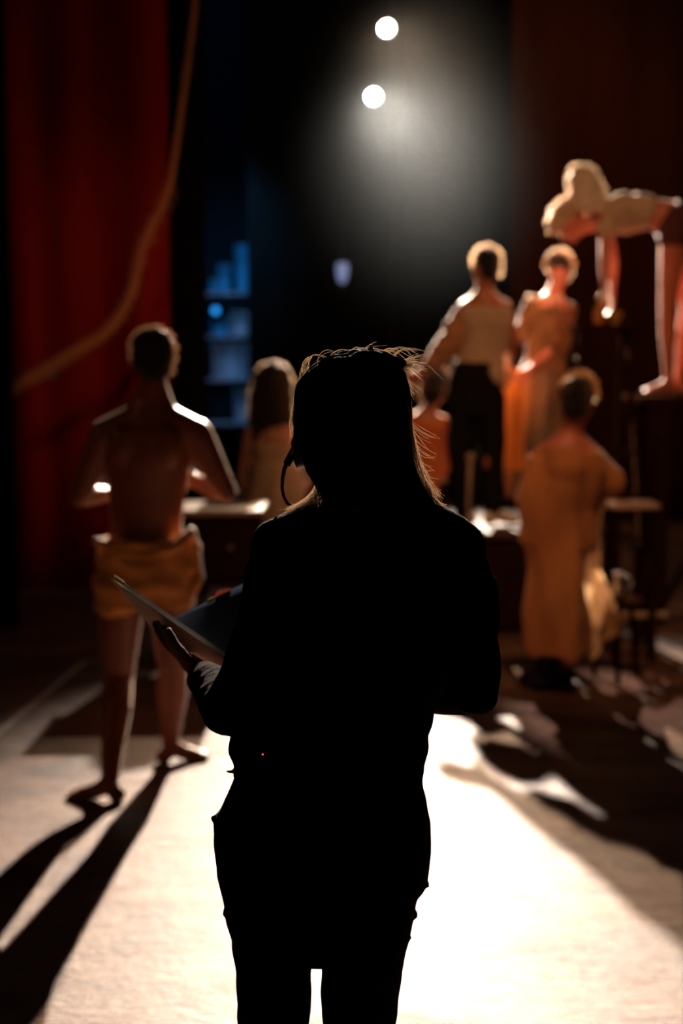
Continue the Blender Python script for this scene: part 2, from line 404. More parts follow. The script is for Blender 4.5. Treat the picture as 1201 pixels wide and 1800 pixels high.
def drape(name, pts, z0, z1, m, label, amp=.05, wl=.22, cat='curtain', seed=0, nz=14):
    """a pleated hanging curtain along a floor line of (x, y) points"""
    path = []; L = 0
    for a, b in zip(pts[:-1], pts[1:]):
        a, b = V((*a, 0)), V((*b, 0)); n = max(2, int((b - a).length / .02))
        for i in range(n): path.append((lerp(a, b, i / n), (b - a).normalized().cross(UP), L + (b - a).length * i / n))
        L += (b - a).length
    root = thing(name, label, cat, path[0][0] + UP * z0)
    mb = MB(); cols = len(path)
    for k in range(nz + 1):
        z = lerp(z0, z1, k / nz); g = 1 - .45 * k / nz
        for p, nrm, s in path:
            w = math.sin(2 * PI * s / wl + 1.5 * noise.noise(V((s * 1.2, seed, z * .15)))) + .5 * noise.noise(V((s * 6, seed + 3, z * .3)))
            mb.v.append(p + nrm * w * amp * g + UP * z)
    for k in range(nz):
        for j in range(cols - 1):
            a = k * cols + j; mb.f.append((a, a + 1, a + cols + 1, a + cols))
    o = mb.build('fabric', m, root)
    sd = o.modifiers.new('s', 'SOLIDIFY'); sd.thickness = .006
    hb = MB(); hb.tube([pts_ for pts_ in (V((*p, z1 + .03)) for p in pts)], .025, 10); hb.build('hanging_bar', 'metal_black', root)
    return root
xr = lambda px, Y: P(px, 635, Y).x
drape('red_curtain', [(-3.6, 9.95), (xr(366, 10.0), 10.0)], .02, 6.6, 'red_drape',
      'deep red pleated stage curtain at left behind the bare-backed man', .022, .42, seed=1)
drape('curtain_shade_strip', [(xr(300, 9.75), 9.75), (xr(368, 9.75), 9.75)], .02, 6.6, 'black_drape',  # dark strip added where the red curtain falls into shade
      'narrow dark hanging added as shade between the red curtain and the blue-lit gap', .02, .3, seed=6)
drape('black_masking_curtain', [(-3.5, 8.6), (xr(28, 8.6), 8.6)], .02, 6.4, 'black_drape',
      'narrow black side curtain at the far left edge, in front of the red curtain', .04, .25, seed=2)
drape('black_backdrop', [(xr(436, 16.6), 16.6), (4.6, 16.6)], .02, 8.0, 'black_drape',
      'black backdrop cloth behind the two bright stage lights', .012, .35, seed=3)
drape('brown_curtain', [(xr(893, 14.5), 14.5), (4.9, 14.5)], .02, 6.8, 'brown_drape',
      'dark reddish brown curtain at right behind the group of performers', .03, .5, seed=4)

# ------------------------------------------------------------------ rope swag
root = thing('rope', 'thick frayed golden rope swagging up across the red curtain', 'rope', P(30, 690, 9.3))
rp = [(-70, 735), (-20, 705), (30, 678), (70, 658), (110, 632), (150, 608), (185, 585), (212, 552), (232, 512), (243, 468), (252, 430), (268, 395), (285, 360), (298, 325), (306, 280), (316, 215), (322, 165), (332, 90), (343, 0), (360, -160), (375, -420), (385, -900), (390, -1315)]
rpts = [P(x, y, 9.3) for x, y in rp]
fine = []
for i in range(len(rpts) - 1):
    p0, p1, p2, p3 = rpts[max(i - 1, 0)], rpts[i], rpts[i + 1], rpts[min(i + 2, len(rpts) - 1)]
    for k in range(16):
        t = k / 16
        fine.append(.5 * ((2 * p1) + (p2 - p0) * t + (2 * p0 - 5 * p1 + 4 * p2 - p3) * t * t + (3 * p1 - p0 - 3 * p2 + p3) * t ** 3))
N = len(fine)
for s in range(3):
    mb = MB(); pts = []; rr = []
    for i, p in enumerate(fine):
        t = fine[min(i + 1, N - 1)] - fine[max(i - 1, 0)]; u, v = frame(t, V((0, 1, 0)))
        q = max(0., 1 - i / (N * .62)); R = .017 + .026 * q; a = i * .42 + s * 2 * PI / 3
        R *= 1 + .25 * noise.noise(V((i * .2, s, 0)))
        pts.append(p + (u * math.cos(a) + v * math.sin(a)) * R * .55); rr.append(R * .62)
    mb.tube(pts, rr, 8); mb.build('rope_strand', 'rope', root)
mb = MB()
for i in range(0, int(N * .6)):
    for _ in range(3):
        p = fine[i] + V([random.gauss(0, .008) for _ in range(3)]); d = V([random.gauss(0, 1) for _ in range(3)]).normalized()
        mb.tube([p, p + d * .05, p + d * .075 + V((0, 0, -.012))], [.0022, .0018, .0008], 3)
mb.build('frayed_fibres', 'rope', root)
b = thing('rope_hook', 'small round metal hook under the golden rope at left', 'hook', P(94, 662, 9.22))
mb = MB(); mb.ball(P(94, 663, 9.22), .016); mb.limb([P(94, 663, 9.22), P(98, 645, 9.27)], [.006, .006]); mb.build('hook_ball', 'steel', b)

# ------------------------------------------------------------------ lanterns and boom
LY = 15.3
boom = thing('lighting_boom', 'black vertical pipe carrying the two bright stage lights', 'pipe', V((xr(690, LY + .35), LY + .35, 0)))
bx = boom.location.x
mb = MB(); mb.tube([V((bx, LY + .35, .02)), V((bx, LY + .35, 7.6))], .025, 12); mb.build('pipe', 'metal_black', boom)
mb = MB(); mb.tube([V((bx, LY + .35, 0)), V((bx, LY + .35, .03)), V((bx, LY + .35, .05))], [.35, .35, .06], 24); mb.build('base_plate', 'metal_black', boom)
def lantern(px, py, label, energy, col, aim, size):
    c = P(px, py, LY); d = (aim - c).normalized(); r = d.cross(UP).normalized(); u = r.cross(d)
    t = thing('stage_light', label, 'stage light', c, 'stage lights on the vertical boom')
    seg = 28
    mb = MB()
    prof = [(-.30, .045), (-.28, .075), (-.20, .085), (-.10, .085), (-.06, .078), (.0, .082), (.06, .086), (.062, .076), (.0, .070), (-.02, .068)]
    rs = [[c + d * z + r * (q * math.cos(2 * PI * j / seg)) + u * (q * math.sin(2 * PI * j / seg)) for j in range(seg)] for z, q in prof]
    mb.rings(rs, False); mb.f.append(tuple(range(seg))); mb.build('housing', 'metal_black', t)
    mb = MB(); rs = [[c + d * z + r * (q * math.cos(2 * PI * j / seg)) + u * (q * math.sin(2 * PI * j / seg)) for j in range(seg)] for z, q in ((-.02, .066), (.0, .062), (.012, .04), (.018, .01))]
    mb.rings(rs, True); mb.build('lens', 'lens', t)
    mb = MB(); yk = [c + r * .10 - d * .05, c + r * .10 - d * .05 - u * .02, c + r * .095 - d * .18, c - d * .26, c - r * .095 - d * .18, c - r * .10 - d * .05]
    mb.tube(yk, .008, 6); mb.build('yoke', 'metal_black', t)
    mb = MB(); q = V((bx, LY + .35, c.z)); mb.tube([c - d * .26, q], .012, 8); mb.box(q, (.07, .07, .06), bev=.008); mb.build('clamp', 'metal_black', t)
    ld = bpy.data.lights.new('beam', 'SPOT'); ld.energy = energy; ld.color = col; ld.spot_size = math.radians(size); ld.spot_blend = 1.; ld.shadow_soft_size = .045
    lo = bpy.data.objects.new('beam', ld); C.objects.link(lo); lo.location = c + d * .10
    lo.rotation_euler = d.to_track_quat('-Z', 'Y').to_euler()
lantern(680, 50, 'upper of the two glowing round stage lights on the vertical boom', 6500, (1, .66, .42), V((1.25, 2.2, 0)), 34)
lantern(657, 170, 'lower of the two glowing round stage lights on the vertical boom', 24000, (1, .82, .66), V((1.15, 2.0, 0)), 34)

# hanging small bluish lantern
c = P(602, 480, 15.6)
t = thing('hanging_lantern', 'small pale blue glowing lantern hanging before the black backdrop', 'lantern', c)
mb = MB(); mb.loft([(c + UP * z, V((1, 0, 0)), V((0, 1, 0)), a, a) for z, a in ((.11, .035), (.10, .058), (.03, .064), (-.05, .05), (-.10, .034), (-.105, .01))], 18); mb.build('paper_shade', 'lantern_paper', t)
mb = MB(); mb.tube([c + UP * .10, V((c.x, c.y, 7.95))], .006, 6); mb.build('cord', 'metal_black', t)
mb = MB(); mb.tube([c - UP * .10, c - UP * .16, c - UP * .25], [.02, .012, .004], 8); mb.build('tassel', 'brown_cloth', t)

# ------------------------------------------------------------------ backstage, seen through the gap
BY = 17.8
rk = thing('storage_rack', 'tall open storage rack seen through the gap between red curtain and black backdrop', 'rack', V((P(400, 635, BY).x, BY, 0)))
x0, x1 = P(352, 635, BY).x, P(452, 635, BY).x
zt = lambda y: P(400, y, BY).z
for x in (x0, x1):
    for yy in (BY - .02, BY + .5):
        mb = MB(); mb.box(V((x, yy, 1.6)), (.05, .05, 3.2), bev=.005); mb.build('upright', 'metal_black', rk)
shelf_y = [516, 592, 668, 745]
for y in shelf_y:
    mb = MB(); mb.box(V(((x0 + x1) / 2, BY + .24, zt(y))), (x1 - x0, .52, .03), bev=.004); mb.build('shelf', 'grey_box', rk)
def crate(px0, px1, py0, py1, m, label, dy=0, name='flight_case'):
    a = P(px0, py1, BY + dy); b = P(px1, py0, BY + dy)
    t = thing(name, label, 'case', V(((a.x + b.x) / 2, BY + dy, a.z)))
    mb = MB(); mb.box(V(((a.x + b.x) / 2, BY + dy + .1, (a.z + b.z) / 2)), (b.x - a.x, .2, b.z - a.z), bev=.012); mb.build('shell', m, t)
    mb = MB(); mb.box(V(((a.x + b.x) / 2, BY + dy + .1, lerp(a.z, b.z, .7))), (b.x - a.x + .006, .206, .012)); mb.build('lid_seam', 'metal_black', t)
crate(414, 436, 430, 514.5, 'blue_box', 'tall teal case on the top shelf of the backstage rack', .06)
crate(384, 404, 465, 514.5, 'blue_box', 'shorter teal case left of the tall one on the backstage rack', .06)
crate(369, 383, 490, 514.5, 'blue_box', 'smallest blue case on the top shelf of the backstage rack', .03)
crate(372, 404, 562, 590.5, 'blue_box', 'wide blue case on the second shelf of the backstage rack', .06)
crate(405, 436, 548, 590.5, 'grey_box', 'grey case on the second shelf of the backstage rack', .06)
crate(374, 436, 600, 666.5, 'grey_box', 'large pale grey case on the third shelf of the backstage rack', .06)
crate(412, 434, 682, 743.5, 'grey_box', 'upright grey case on the lowest shelf of the backstage rack', .06)
c = P(379, 546, BY - .12)
t = thing('blue_work_light', 'small round bright blue work light fixed to the backstage rack', 'light', c)
mb = MB(); mb.ball(c, (.042, .02, .042)); mb.build('lens', 'blue_lens', t)
mb = MB(); mb.tube([c + V((0, .012, 0)), c + V((0, .06, 0)), c + V((0, .13, 0))], [.05, .045, .02], 16); mb.build('housing', 'metal_black', t)
def area(name, loc, aim, energy, col, size, spot=None, blend=.6):
    if spot:
        ld = bpy.data.lights.new(name, 'SPOT'); ld.spot_size = math.radians(spot); ld.spot_blend = blend; ld.shadow_soft_size = size
    else:
        ld = bpy.data.lights.new(name, 'AREA'); ld.size = size
    ld.energy = energy; ld.color = col
    lo = bpy.data.objects.new(name, ld); C.objects.link(lo); lo.location = loc
    lo.rotation_euler = (V(aim) - V(loc)).to_track_quat('-Z', 'Y').to_euler(); return lo
area('backstage_blue_light', (-1.5, 15.2, 4.0), (-1.45, 18.2, 2.2), 300, (.10, .42, .95), .15, 70, .8)
area('backstage_blue_light', (-1.5, 16.0, 7.5), (-1.5, 20, 4.5), 60, (.05, .25, 1), .2, 90, .8)

# ------------------------------------------------------------------ platform, table, ladder, scaffold
def frame_box(root, x0, x1, y0, y1, z0, z1, m, name):
    mb = MB(); mb.box(V(((x0 + x1) / 2, (y0 + y1) / 2, (z0 + z1) / 2)), (x1 - x0, y1 - y0, z1 - z0), bev=.006); return mb.build(name, m, root, shade=False)
PZ = .62
px0, px1 = P(660, 635, 8.5).x, P(972, 635, 8.5).x
pl = thing('platform', 'low dark wooden platform the vest man stands on', 'platform', V(((px0 + px1) / 2, 8.45, 0)))
frame_box(pl, px0, px1, 8.45, 9.9, PZ - .04, PZ, 'board', 'top_board')
frame_box(pl, px0 + .02, px1 - .02, 8.48, 8.51, .02, PZ - .04, 'wood_dark', 'front_panel')
frame_box(pl, px0 + .02, px0 + .05, 8.52, 9.88, .02, PZ - .04, 'wood_dark', 'side_panel')
frame_box(pl, px1 - .05, px1 - .02, 8.52, 9.88, .02, PZ - .04, 'wood_dark', 'side_panel')

tx0, tx1 = P(262, 635, 7.6).x, P(462, 635, 7.6).x
tz = P(400, 897, 7.6).z
tb = thing('work_table', 'dark wooden table with top coloured bright as if lit behind the bare-backed man', 'table', V(((tx0 + tx1) / 2, 7.85, 0)))
frame_box(tb, tx0, tx1, 7.6, 8.12, tz - .03, tz, 'wood_top', 'tabletop')
frame_box(tb, tx0 + .03, tx1 - .03, 7.64, 8.08, tz - .42, tz - .032, 'wood_dark', 'drawer_box')
for x in (tx0 + .05, tx1 - .05):
    for y in (7.66, 8.05): frame_box(tb, x - .025, x + .025, y - .025, y + .025, .0, tz - .42, 'wood_dark', 'leg')
frame_box(tb, tx0 + .03, tx1 - .03, 7.66, 8.05, .10, .13, 'wood_dark', 'lower_shelf')
for i in range(2):
    xx = lerp(tx0, tx1, .3 + .4 * i); mb = MB(); mb.ball(V((xx, 7.62, tz - .2)), .016); mb.build('knob', 'steel', tb)

# ladder
LYD = 8.6
lx0, lx1 = P(1016, 635, LYD).x, P(1106, 635, LYD).x
lz = P(1060, 570, LYD).z
ld_ = thing('step_ladder', 'tall dark wooden step ladder beside the bending performer', 'ladder', V(((lx0 + lx1) / 2, LYD, 0)))
frame_box(ld_, lx0 - .02, lx1 + .03, LYD - .05, LYD + .24, lz - .03, lz, 'wood_dark', 'top_step')
def railx(s, z): return (lx0 + .01 - .05 * (lz - z) / lz) if s < 0 else (lx1 - .01 + .05 * (lz - z) / lz)
for s in (-1, 1):
    mb = MB(); mb.beam(V((railx(s, 0), LYD - .50, 0)), V((railx(s, lz), LYD + .02, lz - .03)), .03, .08, V((1, 0, 0))); mb.build('front_rail', 'wood_dark', ld_)
    mb = MB(); mb.beam(V((railx(s, 0), LYD + .62, 0)), V((railx(s, lz), LYD + .18, lz - .03)), .03, .05, V((1, 0, 0))); mb.build('rear_rail', 'wood_dark', ld_)
for k in range(1, 7):
    z = lz - .245 * k; f = (lz - z) / lz
    a, bb = railx(-1, z), railx(1, z); frame_box(ld_, a, bb, LYD - .03 - .52 * f - .04, LYD - .03 - .52 * f + .06, z - .022, z, 'wood_dark', 'step')
c = V((lx0 - .01, LYD - .02, P(1012, 632, LYD).z)); mb = MB(); mb.ball(c, .017); mb.build('hinge_bolt', 'steel', ld_)
# bottle + bowl + candle on it
c = V((P(1057, 566, LYD).x, LYD + .06, lz))
t = thing('amber_bottle', 'amber glass bottle with pale round stopper on the ladder top', 'bottle', c)
mb = MB(); mb.loft([(c + UP * z, V((1, 0, 0)), V((0, 1, 0)), a, a) for z, a in ((0, .030), (.01, .036), (.06, .038), (.085, .030), (.11, .014), (.15, .013))], 18); mb.build('glass', 'amber', t)
mb = MB(); mb.ball(c + UP * .165, .017); mb.build('stopper', 'shoe_pale', t)
c = V((P(1086, 566, LYD).x, LYD + .08, lz))
t = thing('brass_bowl', 'small golden bowl right of the bottle on the ladder top', 'bowl', c)
mb = MB(); mb.loft([(c + UP * z, V((1, 0, 0)), V((0, 1, 0)), a, a) for z, a in ((0, .022), (.008, .024), (.014, .016), (.04, .040), (.06, .046), (.075, .045), (.07, .040), (.03, .022))], 20); mb.build('bowl_body', 'brass', t)
mb = MB(); mb.tube([c + V((.044 * math.cos(a), .044 * math.sin(a), .074)) for a in [k * PI / 8 for k in range(17)]], .004, 6); mb.build('rim', 'brass', t)

# scaffold deck
SY0, SY1 = 8.75, 9.5
dz = P(1150, 697, SY0).z
sx0, sx1 = P(1125, 635, SY0).x, 2.75
sc = thing('scaffold', 'dark wooden scaffold frame whose deck carries the bending performer', 'scaffold', V(((sx0 + sx1) / 2, SY0, 0)))
frame_box(sc, sx0, sx1, SY0, SY1, dz - .04, dz, 'wood_dark', 'deck')
for x in (P(1174, 635, SY0).x, sx1 - .06):
    for y in (SY0 + .04, SY1 - .04): frame_box(sc, x - .03, x + .03, y - .03, y + .03, 0, dz - .04, 'wood_dark', 'post')
mb = MB(); mb.beam(V((P(1174, 635, SY0).x, SY0 + .04, .1)), V((sx1 - .06, SY0 + .04, dz - .1)), .02, .05, V((0, 1, 0))); mb.build('brace', 'wood_dark', sc)
# low trestle in front of the scaffold with top and lower rail coloured as if brightly lit
TY = 7.72
z1 = P(1120, 886, TY).z
bx0, bx1 = P(1078, 635, TY).x, P(1168, 635, TY).x
tr = thing('trestle_bench', 'small dark trestle with top board coloured as if lit right of the tan-robed performer', 'trestle', V(((bx0 + bx1) / 2, TY + .1, 0)))
frame_box(tr, bx0, bx1, TY, TY + .25, z1 - .03, z1, 'wood_top', 'top_board')
for x in (bx0 + .04, bx1 - .04):
    for y, yb in ((TY + .04, TY - .06), (TY + .2, TY + .32)):
        mb = MB(); mb.beam(V((x, yb, 0)), V((x, y, z1 - .03)), .04, .04, V((1, 0, 0))); mb.build('leg', 'wood_dark', tr)
frame_box(tr, bx0 - .02, bx1 + .06, TY - .0, TY + .06, P(1130, 1078, TY).z - .03, P(1130, 1078, TY).z, 'wood_top', 'lower_rail')
# bucket
zb = P(1085, 1045, 7.75)
c = V((P(1086, 1045, 7.25).x, 7.25, 0.0))
t = thing('stool', 'low round dark stool beside the hem of the tan robe', 'stool', c)
hz = P(1086, 1052, 7.25).z
mb = MB(); mb.loft([(c + UP * z, V((1, 0, 0)), V((0, 1, 0)), a, a) for z, a in ((hz - .03, .13), (hz - .025, .14), (hz - .006, .14), (hz, .13))], 24); mb.build('seat', 'wood_dark', t)
for k in range(3):
    a = 2 * PI * k / 3 + .4; mb = MB(); mb.tube([c + V((math.cos(a) * .13, math.sin(a) * .13, 0)), c + V((math.cos(a) * .08, math.sin(a) * .08, hz - .03))], .016, 8); mb.build('leg', 'wood_dark', t)
c2 = V((c.x, c.y, hz))
t = thing('metal_jug', 'small shiny metal jug standing on the low stool', 'jug', c2)
mb = MB(); mb.loft([(c2 + UP * z, V((1, 0, 0)), V((0, 1, 0)), a, a) for z, a in ((0, .035), (.01, .042), (.06, .046), (.09, .030), (.12, .026), (.135, .034))], 20); mb.build('vessel', 'steel', t)
mb = MB(); mb.tube([c2 + V((.03, 0, .12)), c2 + V((.07, 0, .11)), c2 + V((.075, 0, .07)), c2 + V((.045, 0, .04))], .006, 8); mb.build('handle', 'steel', t)
# floor tape
a, b = G(-30, 1312), G(150, 1162)
mb = MB(); mb.box((a + b) / 2 + UP * .0015, ((b - a).length, .025, .002), ((b - a).normalized(), UP.cross((b - a).normalized()), UP)); o = mb.build('floor_tape', 'tape', shade=False)
tag(o, 'thin pale strip of tape on the stage floor left of the bare legs', 'tape')

# ------------------------------------------------------------------ LEFT MAN, bare back
def F(Y): return lambda x, y, dy=0.: P(x, y, Y + dy)
Y = 5.5; q = F(Y)
base = G(250, 1385); man = thing('person', 'bare-chested person in loose gold shorts seen from behind, walking barefoot with hands at the waist', 'person', V((base.x, base.y, 0)))
aL = G(198, 1408) + UP * .069; aR = G(300, 1340) + UP * .069
J = dict(head=q(270, 632), look=V((-.12, 1, -.10)), neck=q(266, 722, -.01), sl=q(186, 764), sr=q(346, 764), el=q(140, 872, .02), er=q(398, 866, .02),
         wl=q(188, 868, .17), wr=q(346, 846, .17), hdl=V((1, .45, .05)), hdr=V((-1, .45, .15)), hnl=V((0, -1, 0)), hnr=V((0, -1, 0)),
         hl=q(214, 1005), hr=q(300, 1005), kl=q(208, 1190, .05), kr=q(304, 1178, .10), al=aL, ar=aR, fl=V((-.85, .25, 0)), fr=V((.9, .35, 0)), mid=q(258, 870, .01))
aL.x = G(198, 1400).x
body(J, MALE, man, 'skin_dark', 1.0, vox=.008, muscle=True)
hairpiece(J, man, 'hair_black', 1.0, fold=.006, wm='wisp_dim')
mb = MB()
rows = [(945, 172, 336), (960, 166, 342), (985, 163, 348), (1015, 163, 350), (1045, 165, 348), (1060, 168, 345)]
for y, a, b in ():
    pass
X, Yv = V((1, 0, 0)), V((0, 1, 0))
mb.loft([(q((a + b) / 2, y), X, Yv, PX((b - a) / 2 - 5, Y), .155 + .0002 * (y - 945)) for y, a, b in rows], 40)
mb.loft([(q(x, y), X, Yv, PX(w, Y), .13) for y, x, w in ((1010, 208, 42), (1050, 207, 42), (1074, 206, 40))], 30)
mb.loft([(q(x, y), X, Yv, PX(w, Y), .12) for y, x, w in ((1010, 304, 40), (1045, 305, 40), (1060, 306, 37))], 30)
mb.build('shorts', 'gold_cloth', man, vox=.009, smooth=3, fold=(.020, (9, 9, 16)))
mb = MB()
mb.limb([q(170, 952, -.10), q(215, 968, -.13), q(265, 975, -.135), q(310, 962, -.12), q(335, 935, -.06), q(345, 965, .02)], [.016, .022, .024, .024, .022, .018])
mb.limb([q(338, 950, -.02), q(346, 985, -.02), q(350, 1015, -.02), q(336, 1040, -.04)], [.02, .022, .018, .02])
mb.build('waist_sash', 'gold_cloth', man, vox=.008, smooth=3, fold=(.012, (20, 20, 25)))

# ------------------------------------------------------------------ LONG-HAIRED PERSON behind the table
Y = 9.2; q = F(Y)
base = V((q(482, 1100).x, Y, 0)); p7 = thing('person', 'long dark-haired person in a tan dress with back turned, behind the dark wooden table', 'person', base)
J = dict(head=q(482, 676), look=V((.25, 1, -.05)), neck=q(482, 728), sl=q(440, 758), sr=q(526, 758), el=q(425, 840, .03), er=q(548, 840, .05), wl=q(440, 905, .16), wr=q(520, 895, .2),
         hl=q(456, 915), hr=q(508, 915), kl=V((q(458, 1).x, Y, .48)), kr=V((q(506, 1).x, Y + .03, .48)), al=V((q(460, 1).x, Y, .085)), ar=V((q(505, 1).x, Y + .05, .085)), fl=V((0, 1, 0)), fr=V((.2, 1, 0)))
body(J, FEM, p7, 'skin_pale', .96, fem=True, vox=.009)
def ex(mb):
    mb.loft([(q(x, y, .0), X, Yv, PX(w, Y), d) for y, x, w, d in ((636, 481, 8, .03), (642, 481, 20, .07), (656, 480, 31, .10), (690, 478, 38, .11), (730, 476, 40, .10), (770, 476, 38, .085), (800, 480, 24, .06))], 26)
hairpiece(J, p7, 'hair_brown', 1.05, extra=ex, fold=.012)
mb = MB(); torso(mb, J, FEM, .014, t1=.75, k=.96)
mb.loft([(V((q(482, 1).x, Y, z)), X, Yv, a, d) for z, a, d in ((.98, .17, .13), (.7, .21, .17), (.4, .25, .21), (.22, .27, .23))], 36)
mb.build('dress', 'cream_cloth', p7, vox=.010, smooth=3, fold=(.03, (12, 12, 2)))

# ------------------------------------------------------------------ VEST MAN on the platform
Y = 8.9; q = F(Y); z0 = PZ
fx = lambda px: P(px, 635, Y).x
base = V((fx(845), Y, z0)); p1 = thing('person', 'person in pale vest and black trousers standing on the platform, reaching out an arm', 'person', base)
J = dict(head=q(853, 468), look=V((-.55, .85, -.15)), neck=q(850, 519), sl=q(820, 541), sr=q(886, 541), el=q(779, 600, .0), wl=q(742, 652, .05), er=q(905, 598, .0), wr=q(893, 648, .12),
         hdl=V((-1, .1, -.5)), hdr=V((-.2, .3, -1)), hnl=V((.2, -1, -.3)),
         hl=q(822, 668), hr=q(862, 668), kl=V((fx(818), Y, z0 + .50)), kr=V((fx(862), Y - .02, z0 + .50)), al=V((fx(825), Y - .06, z0 + .088)), ar=V((fx(868), Y - .1, z0 + .088)), fl=V((.1, -1, 0)), fr=V((.55, -.8, 0)), mid=q(850, 600))
J['fl'] = V((-.35, .9, 0)); J['fr'] = V((.9, .3, 0))
body(J, MALE, p1, 'skin_tan', .98, vox=.009)
hairpiece(J, p1, 'hair_black', 1.0, fold=.008)
mb = MB(); torso(mb, J, MALE, .014, t1=.9, k=.97)
for s in (-1, 1):
    sh = J['sl'] if s < 0 else J['sr']; a = lerp(J['neck'], sh, .45)
    mb.limb([a + V((0, -.06, -.09)), a + UP * .035, a + V((0, .07, -.10))], [.034, .028, .034])
mb.build('vest', 'cream_cloth', p1, vox=.009, smooth=3, fold=(.016, (14, 14, 5)))
mb = MB()
mb.loft([(q((a + b) / 2, y), X, Yv, PX((b - a) / 2, Y), d) for y, a, b, d in ((636, 800, 884, .12), (660, 792, 886, .13), (690, 788, 886, .13), (730, 786, 886, .12))], 34)
for hx, kx, axx, yo in ((815, 813, 818, 0), (862, 866, 868, -.03)):
    mb.limb([V((fx(hx), Y, q(hx, 700).z)), V((fx(kx), Y, z0 + .5)), V((fx(axx), Y + yo - .04, z0 + .10))], [.105, .085, .072])
mb.build('trousers', 'dark_trousers', p1, vox=.010, smooth=3, fold=(.015, (14, 14, 5)))
for s in 'lr':
    mb = MB(); foot(mb, J['a' + s] + UP * .0, J['f' + s], 1.0, r=.010)
    mb.build('shoe', 'shoe_pale', p1, vox=.008, smooth=2)
mb = MB(); mb.limb([q(822, 546, .0), q(809, 578), q(791, 606), q(768, 632, .02)], [.076, .096, .086, .066])
mb.build('loose_sleeve', 'sleeve', p1, vox=.009, smooth=3, fold=(.018, (18, 18, 18)))
# walking stick
a, b = P(827, 806, 8.62), V((P(822, 900, 8.62).x, 8.62, PZ + .002))
t = thing('walking_stick', 'thin pale walking stick with round knob standing before the black trousers', 'stick', b)
mb = MB(); mb.tube([b, a], [.011, .014], 10); mb.build('shaft', 'wood_top', t)
mb = MB(); mb.ball(a + UP * .01, .026); mb.build('knob', 'wood_top', t)

# ------------------------------------------------------------------ RUST-ROBED PERSON, seated on the platform
Y = 9.0; q = F(Y); xx = lambda px: P(px, 635, Y).x
bxz = PZ + .28
cr = thing('wooden_crate', 'low wooden crate on the platform under the seated rust-robed performer', 'crate', V((xx(735), 9.15, PZ)))
cw = .38
frame_box(cr, xx(735) - cw / 2, xx(735) + cw / 2, 8.98, 9.34, bxz - .025, bxz, 'wood_top', 'lid')
for y in (8.99, 9.33): frame_box(cr, xx(735) - cw / 2 + .01, xx(735) + cw / 2 - .01, y - .01, y + .01, PZ + .001, bxz - .025, 'wood_dark', 'slatted_side')
for x in (xx(735) - cw / 2 + .012, xx(735) + cw / 2 - .012): frame_box(cr, x - .01, x + .01, 9.0, 9.32, PZ + .001, bxz - .025, 'wood_dark', 'end_panel')
base = V((xx(745), 9.15, bxz)); p5 = thing('person', 'seated person in a rust orange robe, head level with the outstretched hand', 'person', base)
J = dict(head=q(764, 684, .1), look=V((.35, .9, -.25)), neck=q(752, 724, .08), sl=q(722, 742, .08), sr=q(778, 746, .08), el=q(706, 790, .1), er=q(782, 812, .12), wl=q(716, 835, .28), wr=q(765, 850, .30),
         hl=V((xx(730), 9.14, bxz + .10)), hr=V((xx(766), 9.14, bxz + .10)), kl=V((xx(712), 9.50, bxz + .10)), kr=V((xx(772), 9.50, bxz + .10)), al=V((xx(712), 9.62, PZ + .085)), ar=V((xx(774), 9.62, PZ + .085)), fl=V((0, 1, 0)), fr=V((0, 1, 0)))
J['kl'].z = J['kr'].z = PZ + .40
body(J, FEM, p5, 'skin_tan', .92, fem=True, vox=.009)
hairpiece(J, p5, 'hair_black', 1.12, tall=.03, fold=.010, wm='wisp_dim')
mb = MB(); torso(mb, J, FEM, .028, t1=.93, t0=0, k=.92)
for s in 'lr':
    mb.limb([J['s' + s], J['e' + s], lerp(J['e' + s], J['w' + s], .8)], [.060, .055, .05])
    mb.limb([J['h' + s] + UP * .03, J['k' + s], J['a' + s] + UP * .10], [.108, .085, .075])
mb.loft([(q(752, y, .1), X, Yv, PX(w, Y), .13) for y, w in ((740, 30), (790, 31), (850, 33), (872, 30))], 30)
mb.build('robe', 'rust_cloth', p5, vox=.010, smooth=4, fold=(.010, (10, 10, 4)))

# ------------------------------------------------------------------ FACING PERSON with the orange cloth
Y = 9.45; q = F(Y); xx = lambda px: P(px, 635, Y).x
base = V((xx(925), Y, 0)); 
p4 = thing('person', 'dark-haired person in brown blouse and grey skirt looking down, both hands gripping orange cloth', 'person', V((xx(955), Y, PZ)))
J = dict(head=q(984, 476), look=V((-.35, -1, -.55)), neck=q(972, 520, .02), sl=q(998, 546), sr=q(936, 538), el=q(962, 622, -.08), er=q(908, 600, -.06), wl=q(926, 652, -.16), wr=q(893, 652, -.16),
         hdl=V((-.8, -.3, -.5)), hdr=V((-.3, -.3, -1)), hnl=V((0, -1, 0)), hnr=V((0, -1, 0)), curl=.7,
         hl=q(972, 690), hr=q(930, 690), kl=V((xx(965), Y, PZ + .46)), kr=V((xx(935), Y, PZ + .46)), al=V((xx(962), Y, PZ + .085)), ar=V((xx(935), Y, PZ + .085)), fl=V((.1, -1, 0)), fr=V((-.1, -1, 0)))
body(J, FEM, p4, 'skin_ruddy', .97, fem=True, vox=.009)
hairpiece(J, p4, 'hair_black', 1.0, tall=.01)
mb = MB(); L_ = J['look'].normalized(); U_ = (UP - L_ * UP.dot(L_)).normalized(); R_ = L_.cross(U_)
hc_ = J['head']
mb.tube([hc_ + U_ * (.125 * math.cos(a) + .005) + R_ * (.098 * math.sin(a)) - L_ * .012 for a in [(-1.4 + 2.8 * i / 20) for i in range(21)]], .017, 8); mb.build('headband', 'pale_cloth', p4)
mb = MB(); torso(mb, J, FEM, .016, t0=.1, t1=.95, k=.97)
for s in 'lr': mb.limb([J['s' + s], lerp(J['s' + s], J['e' + s], .75)], [.062, .055])
